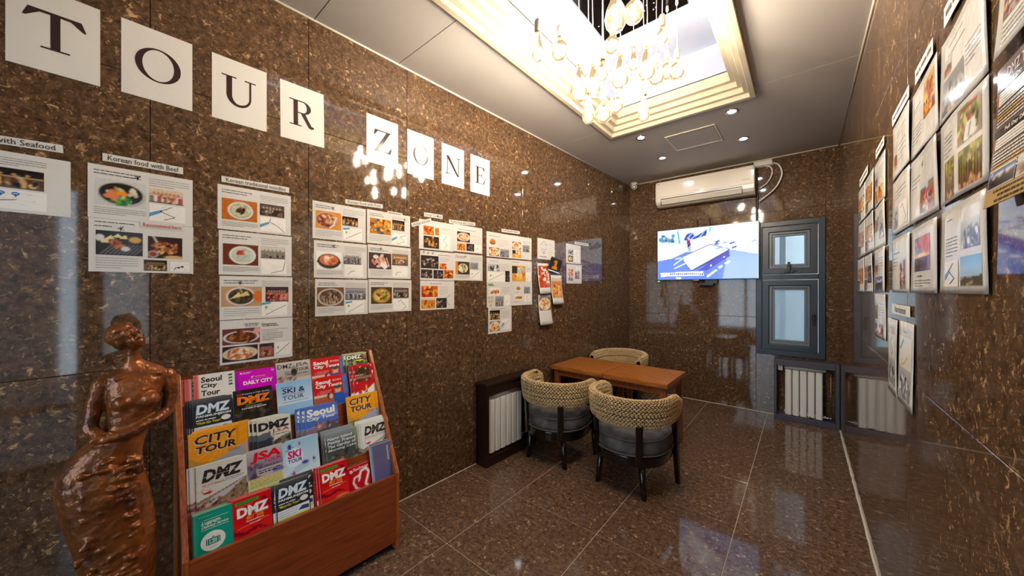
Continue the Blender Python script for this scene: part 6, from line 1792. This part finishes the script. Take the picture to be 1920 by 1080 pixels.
for i, (y, z, lab) in enumerate(((3.19, 2.030, 'food page top left of the farthest block'), (2.88, 2.030, 'food page top right of the farthest block'), (3.20, 1.812, 'food page middle left of the farthest block'), (2.88, 1.812, 'food page middle right of the farthest block'), (3.24, 1.592, 'small print page bottom left of the farthest block'), (2.92, 1.592, 'small print page bottom right of the farthest block'))):
    p = rpage(lab + ' on the right wall', y, z, seed=30 + i)
    p.pic(food, PR.choice(['chicken', 'curry', 'pork']), .08, .25, .46, .62); p.pic(food, PR.choice(['skewer', 'pasta', 'darkpic']), .5, .3, .9, .75); p.pic(food, 'beer', .08, .66, .46, .93); p.text(.1, .08, .9, .2, 2); p.done()
p = sheet('travel_page', 'upright page with a black and white photo below the short strip, left one', 'page', RM(2.18, .978, .002), .212, .302, GR, 'page', rwarp(41, .004))
p.text(.3, .1, .7, .15, 1); p.map(.1, .2, .9, .52, 6, False); p.pic(scenic, 'bw', .14, .55, .85, .88); p.done()
p = sheet('travel_page', 'upright page with a blue and yellow map, right of the black and white photo page', 'page', RM(1.955, .985, .002), .226, .298, GR, 'page', rwarp(42, .004))
p.text(.3, .1, .7, .15, 1); p.map(.08, .18, .92, .55, 5, False); p.ik.line([(.04, .20), (.08, .235)], .012, (110, 160, 190), .0008); p.ik.line([(.05, .14), (.10, .15), (.14, .175)], .008, (232, 200, 96), .0008); p.pic(scenic, 'bw', .14, .56, .84, .92); p.done()
def rs(y, z, w, h, label, txt=None): strip_label(RM(y, z, .006), w, h, label, txt, pad=.2)
rs(2.08, 1.304, .31, .038, 'heading strip reading Namdaemun above the two upright pages', 'Namdaemun')
rs(1.40, 2.072, .20, .05, 'heading strip over the nearest full column of travel pages')
rs(1.70, 2.060, .20, .046, 'heading strip over the second column of travel pages')
rs(2.074, 2.060, .29, .042, 'heading strip over the third column of travel pages')
rs(2.49, 2.048, .23, .042, 'heading strip over the fourth column of travel pages')
rs(3.13, 2.050, .36, .048, 'heading strip over the farthest block of food pages')
wf = lambda x, y: .001 + .017 * ((.26 - y) / .26) ** 2
p = sheet('tour_poster', 'brown tour poster with gold footer at the right picture edge', 'poster', RM(1.092, 1.553, .001), .29, .257, None, 'page', wf)
k = p.ik; w, h = .29, .257
cv = Cv(12, 40, (112, 94, 88)); p2 = cv.build('poster_print', p.o, 0, 0, w, h, .0004, M['ink'])
for v in p2.data.vertices: v.co.z += wf(v.co.x, v.co.y)
k.z = .0012
k.text('DMZ TOUR', .045, h - .030, .16, h - .012, (226, 216, 210), .0)
k.rect(.006, h - .046, .28, h - .034, (50, 42, 42)); k.text('Half Day DMZ tour', .05, h - .044, .17, h - .036, (236, 230, 226), .02, 0, .0003)
k.rect(.014, h - .072, .28, h - .048, (236, 232, 226))
for q in range(4): k.dashes(PR, .02, h - .053 - q * .0055, .27, .002, (160, 150, 146), .0003)
for q in range(6): k.dashes(PR, .012, h - .080 - q * .006, .27, .0026, (222, 214, 208) if q not in (2, 3) else (206, 166, 80))
k.rect(.006, h - .130, .28, h - .117, (50, 42, 42)); k.text('Full Day DMZ tour', .05, h - .128, .17, h - .119, (240, 234, 230), .02, 0, .0003)
k.rect(.014, h - .152, .28, h - .132, (236, 232, 226))
for q in range(3): k.dashes(PR, .02, h - .138 - q * .0055, .27, .002, (160, 150, 146), .0003)
for q in range(8): k.dashes(PR, .010, h - .160 - q * .0062, .27, .0028, (222, 214, 208) if q not in (4, 5) else (206, 166, 80))
k.line([(.016, h - .050), (.010, h - .072)], .003, (206, 96, 40), .0006); k.line([(.016, h - .134), (.010, h - .152)], .003, (206, 96, 40), .0006)
k.rect(.004, .0, .286, .030, (182, 150, 92))
k.dashes(PR, .04, .022, .25, .004, (70, 54, 40), .0003); k.dashes(PR, .06, .013, .2, .0045, (70, 54, 40), .0003); k.dashes(PR, .05, .004, .24, .0045, (70, 54, 40), .0003)
k.rect(.008, .031, .115, .066, (226, 220, 216)); k.rect(.12, .031, .23, .066, (226, 220, 216))
p.pic(scenic, 'crowd', .035, 1 - .064 / h, .113 / w, 1 - .033 / h); p.pic(scenic, 'palace', .122 / w, 1 - .064 / h, .228 / w, 1 - .033 / h)
for c_ in list(p.o.children):
    if c_.name.startswith('photo'):
        for v in c_.data.vertices: v.co.z += .0014
p.done()
wf = lambda x, y: .002 + .010 * ((.215 - y) / .215) ** 2
p = sheet('travel_page', 'travel page above the brown poster, cut by the right picture edge', 'page', RM(1.072, 1.824, .001), .30, .215, GR, 'page', wf)
p.pic(scenic, 'garden', .06, .08, .40, .44); p.pic(scenic, 'street', .08, .48, .42, .74); p.text(.1, .78, .6, .95, 4, (70, 66, 64)); p.done()
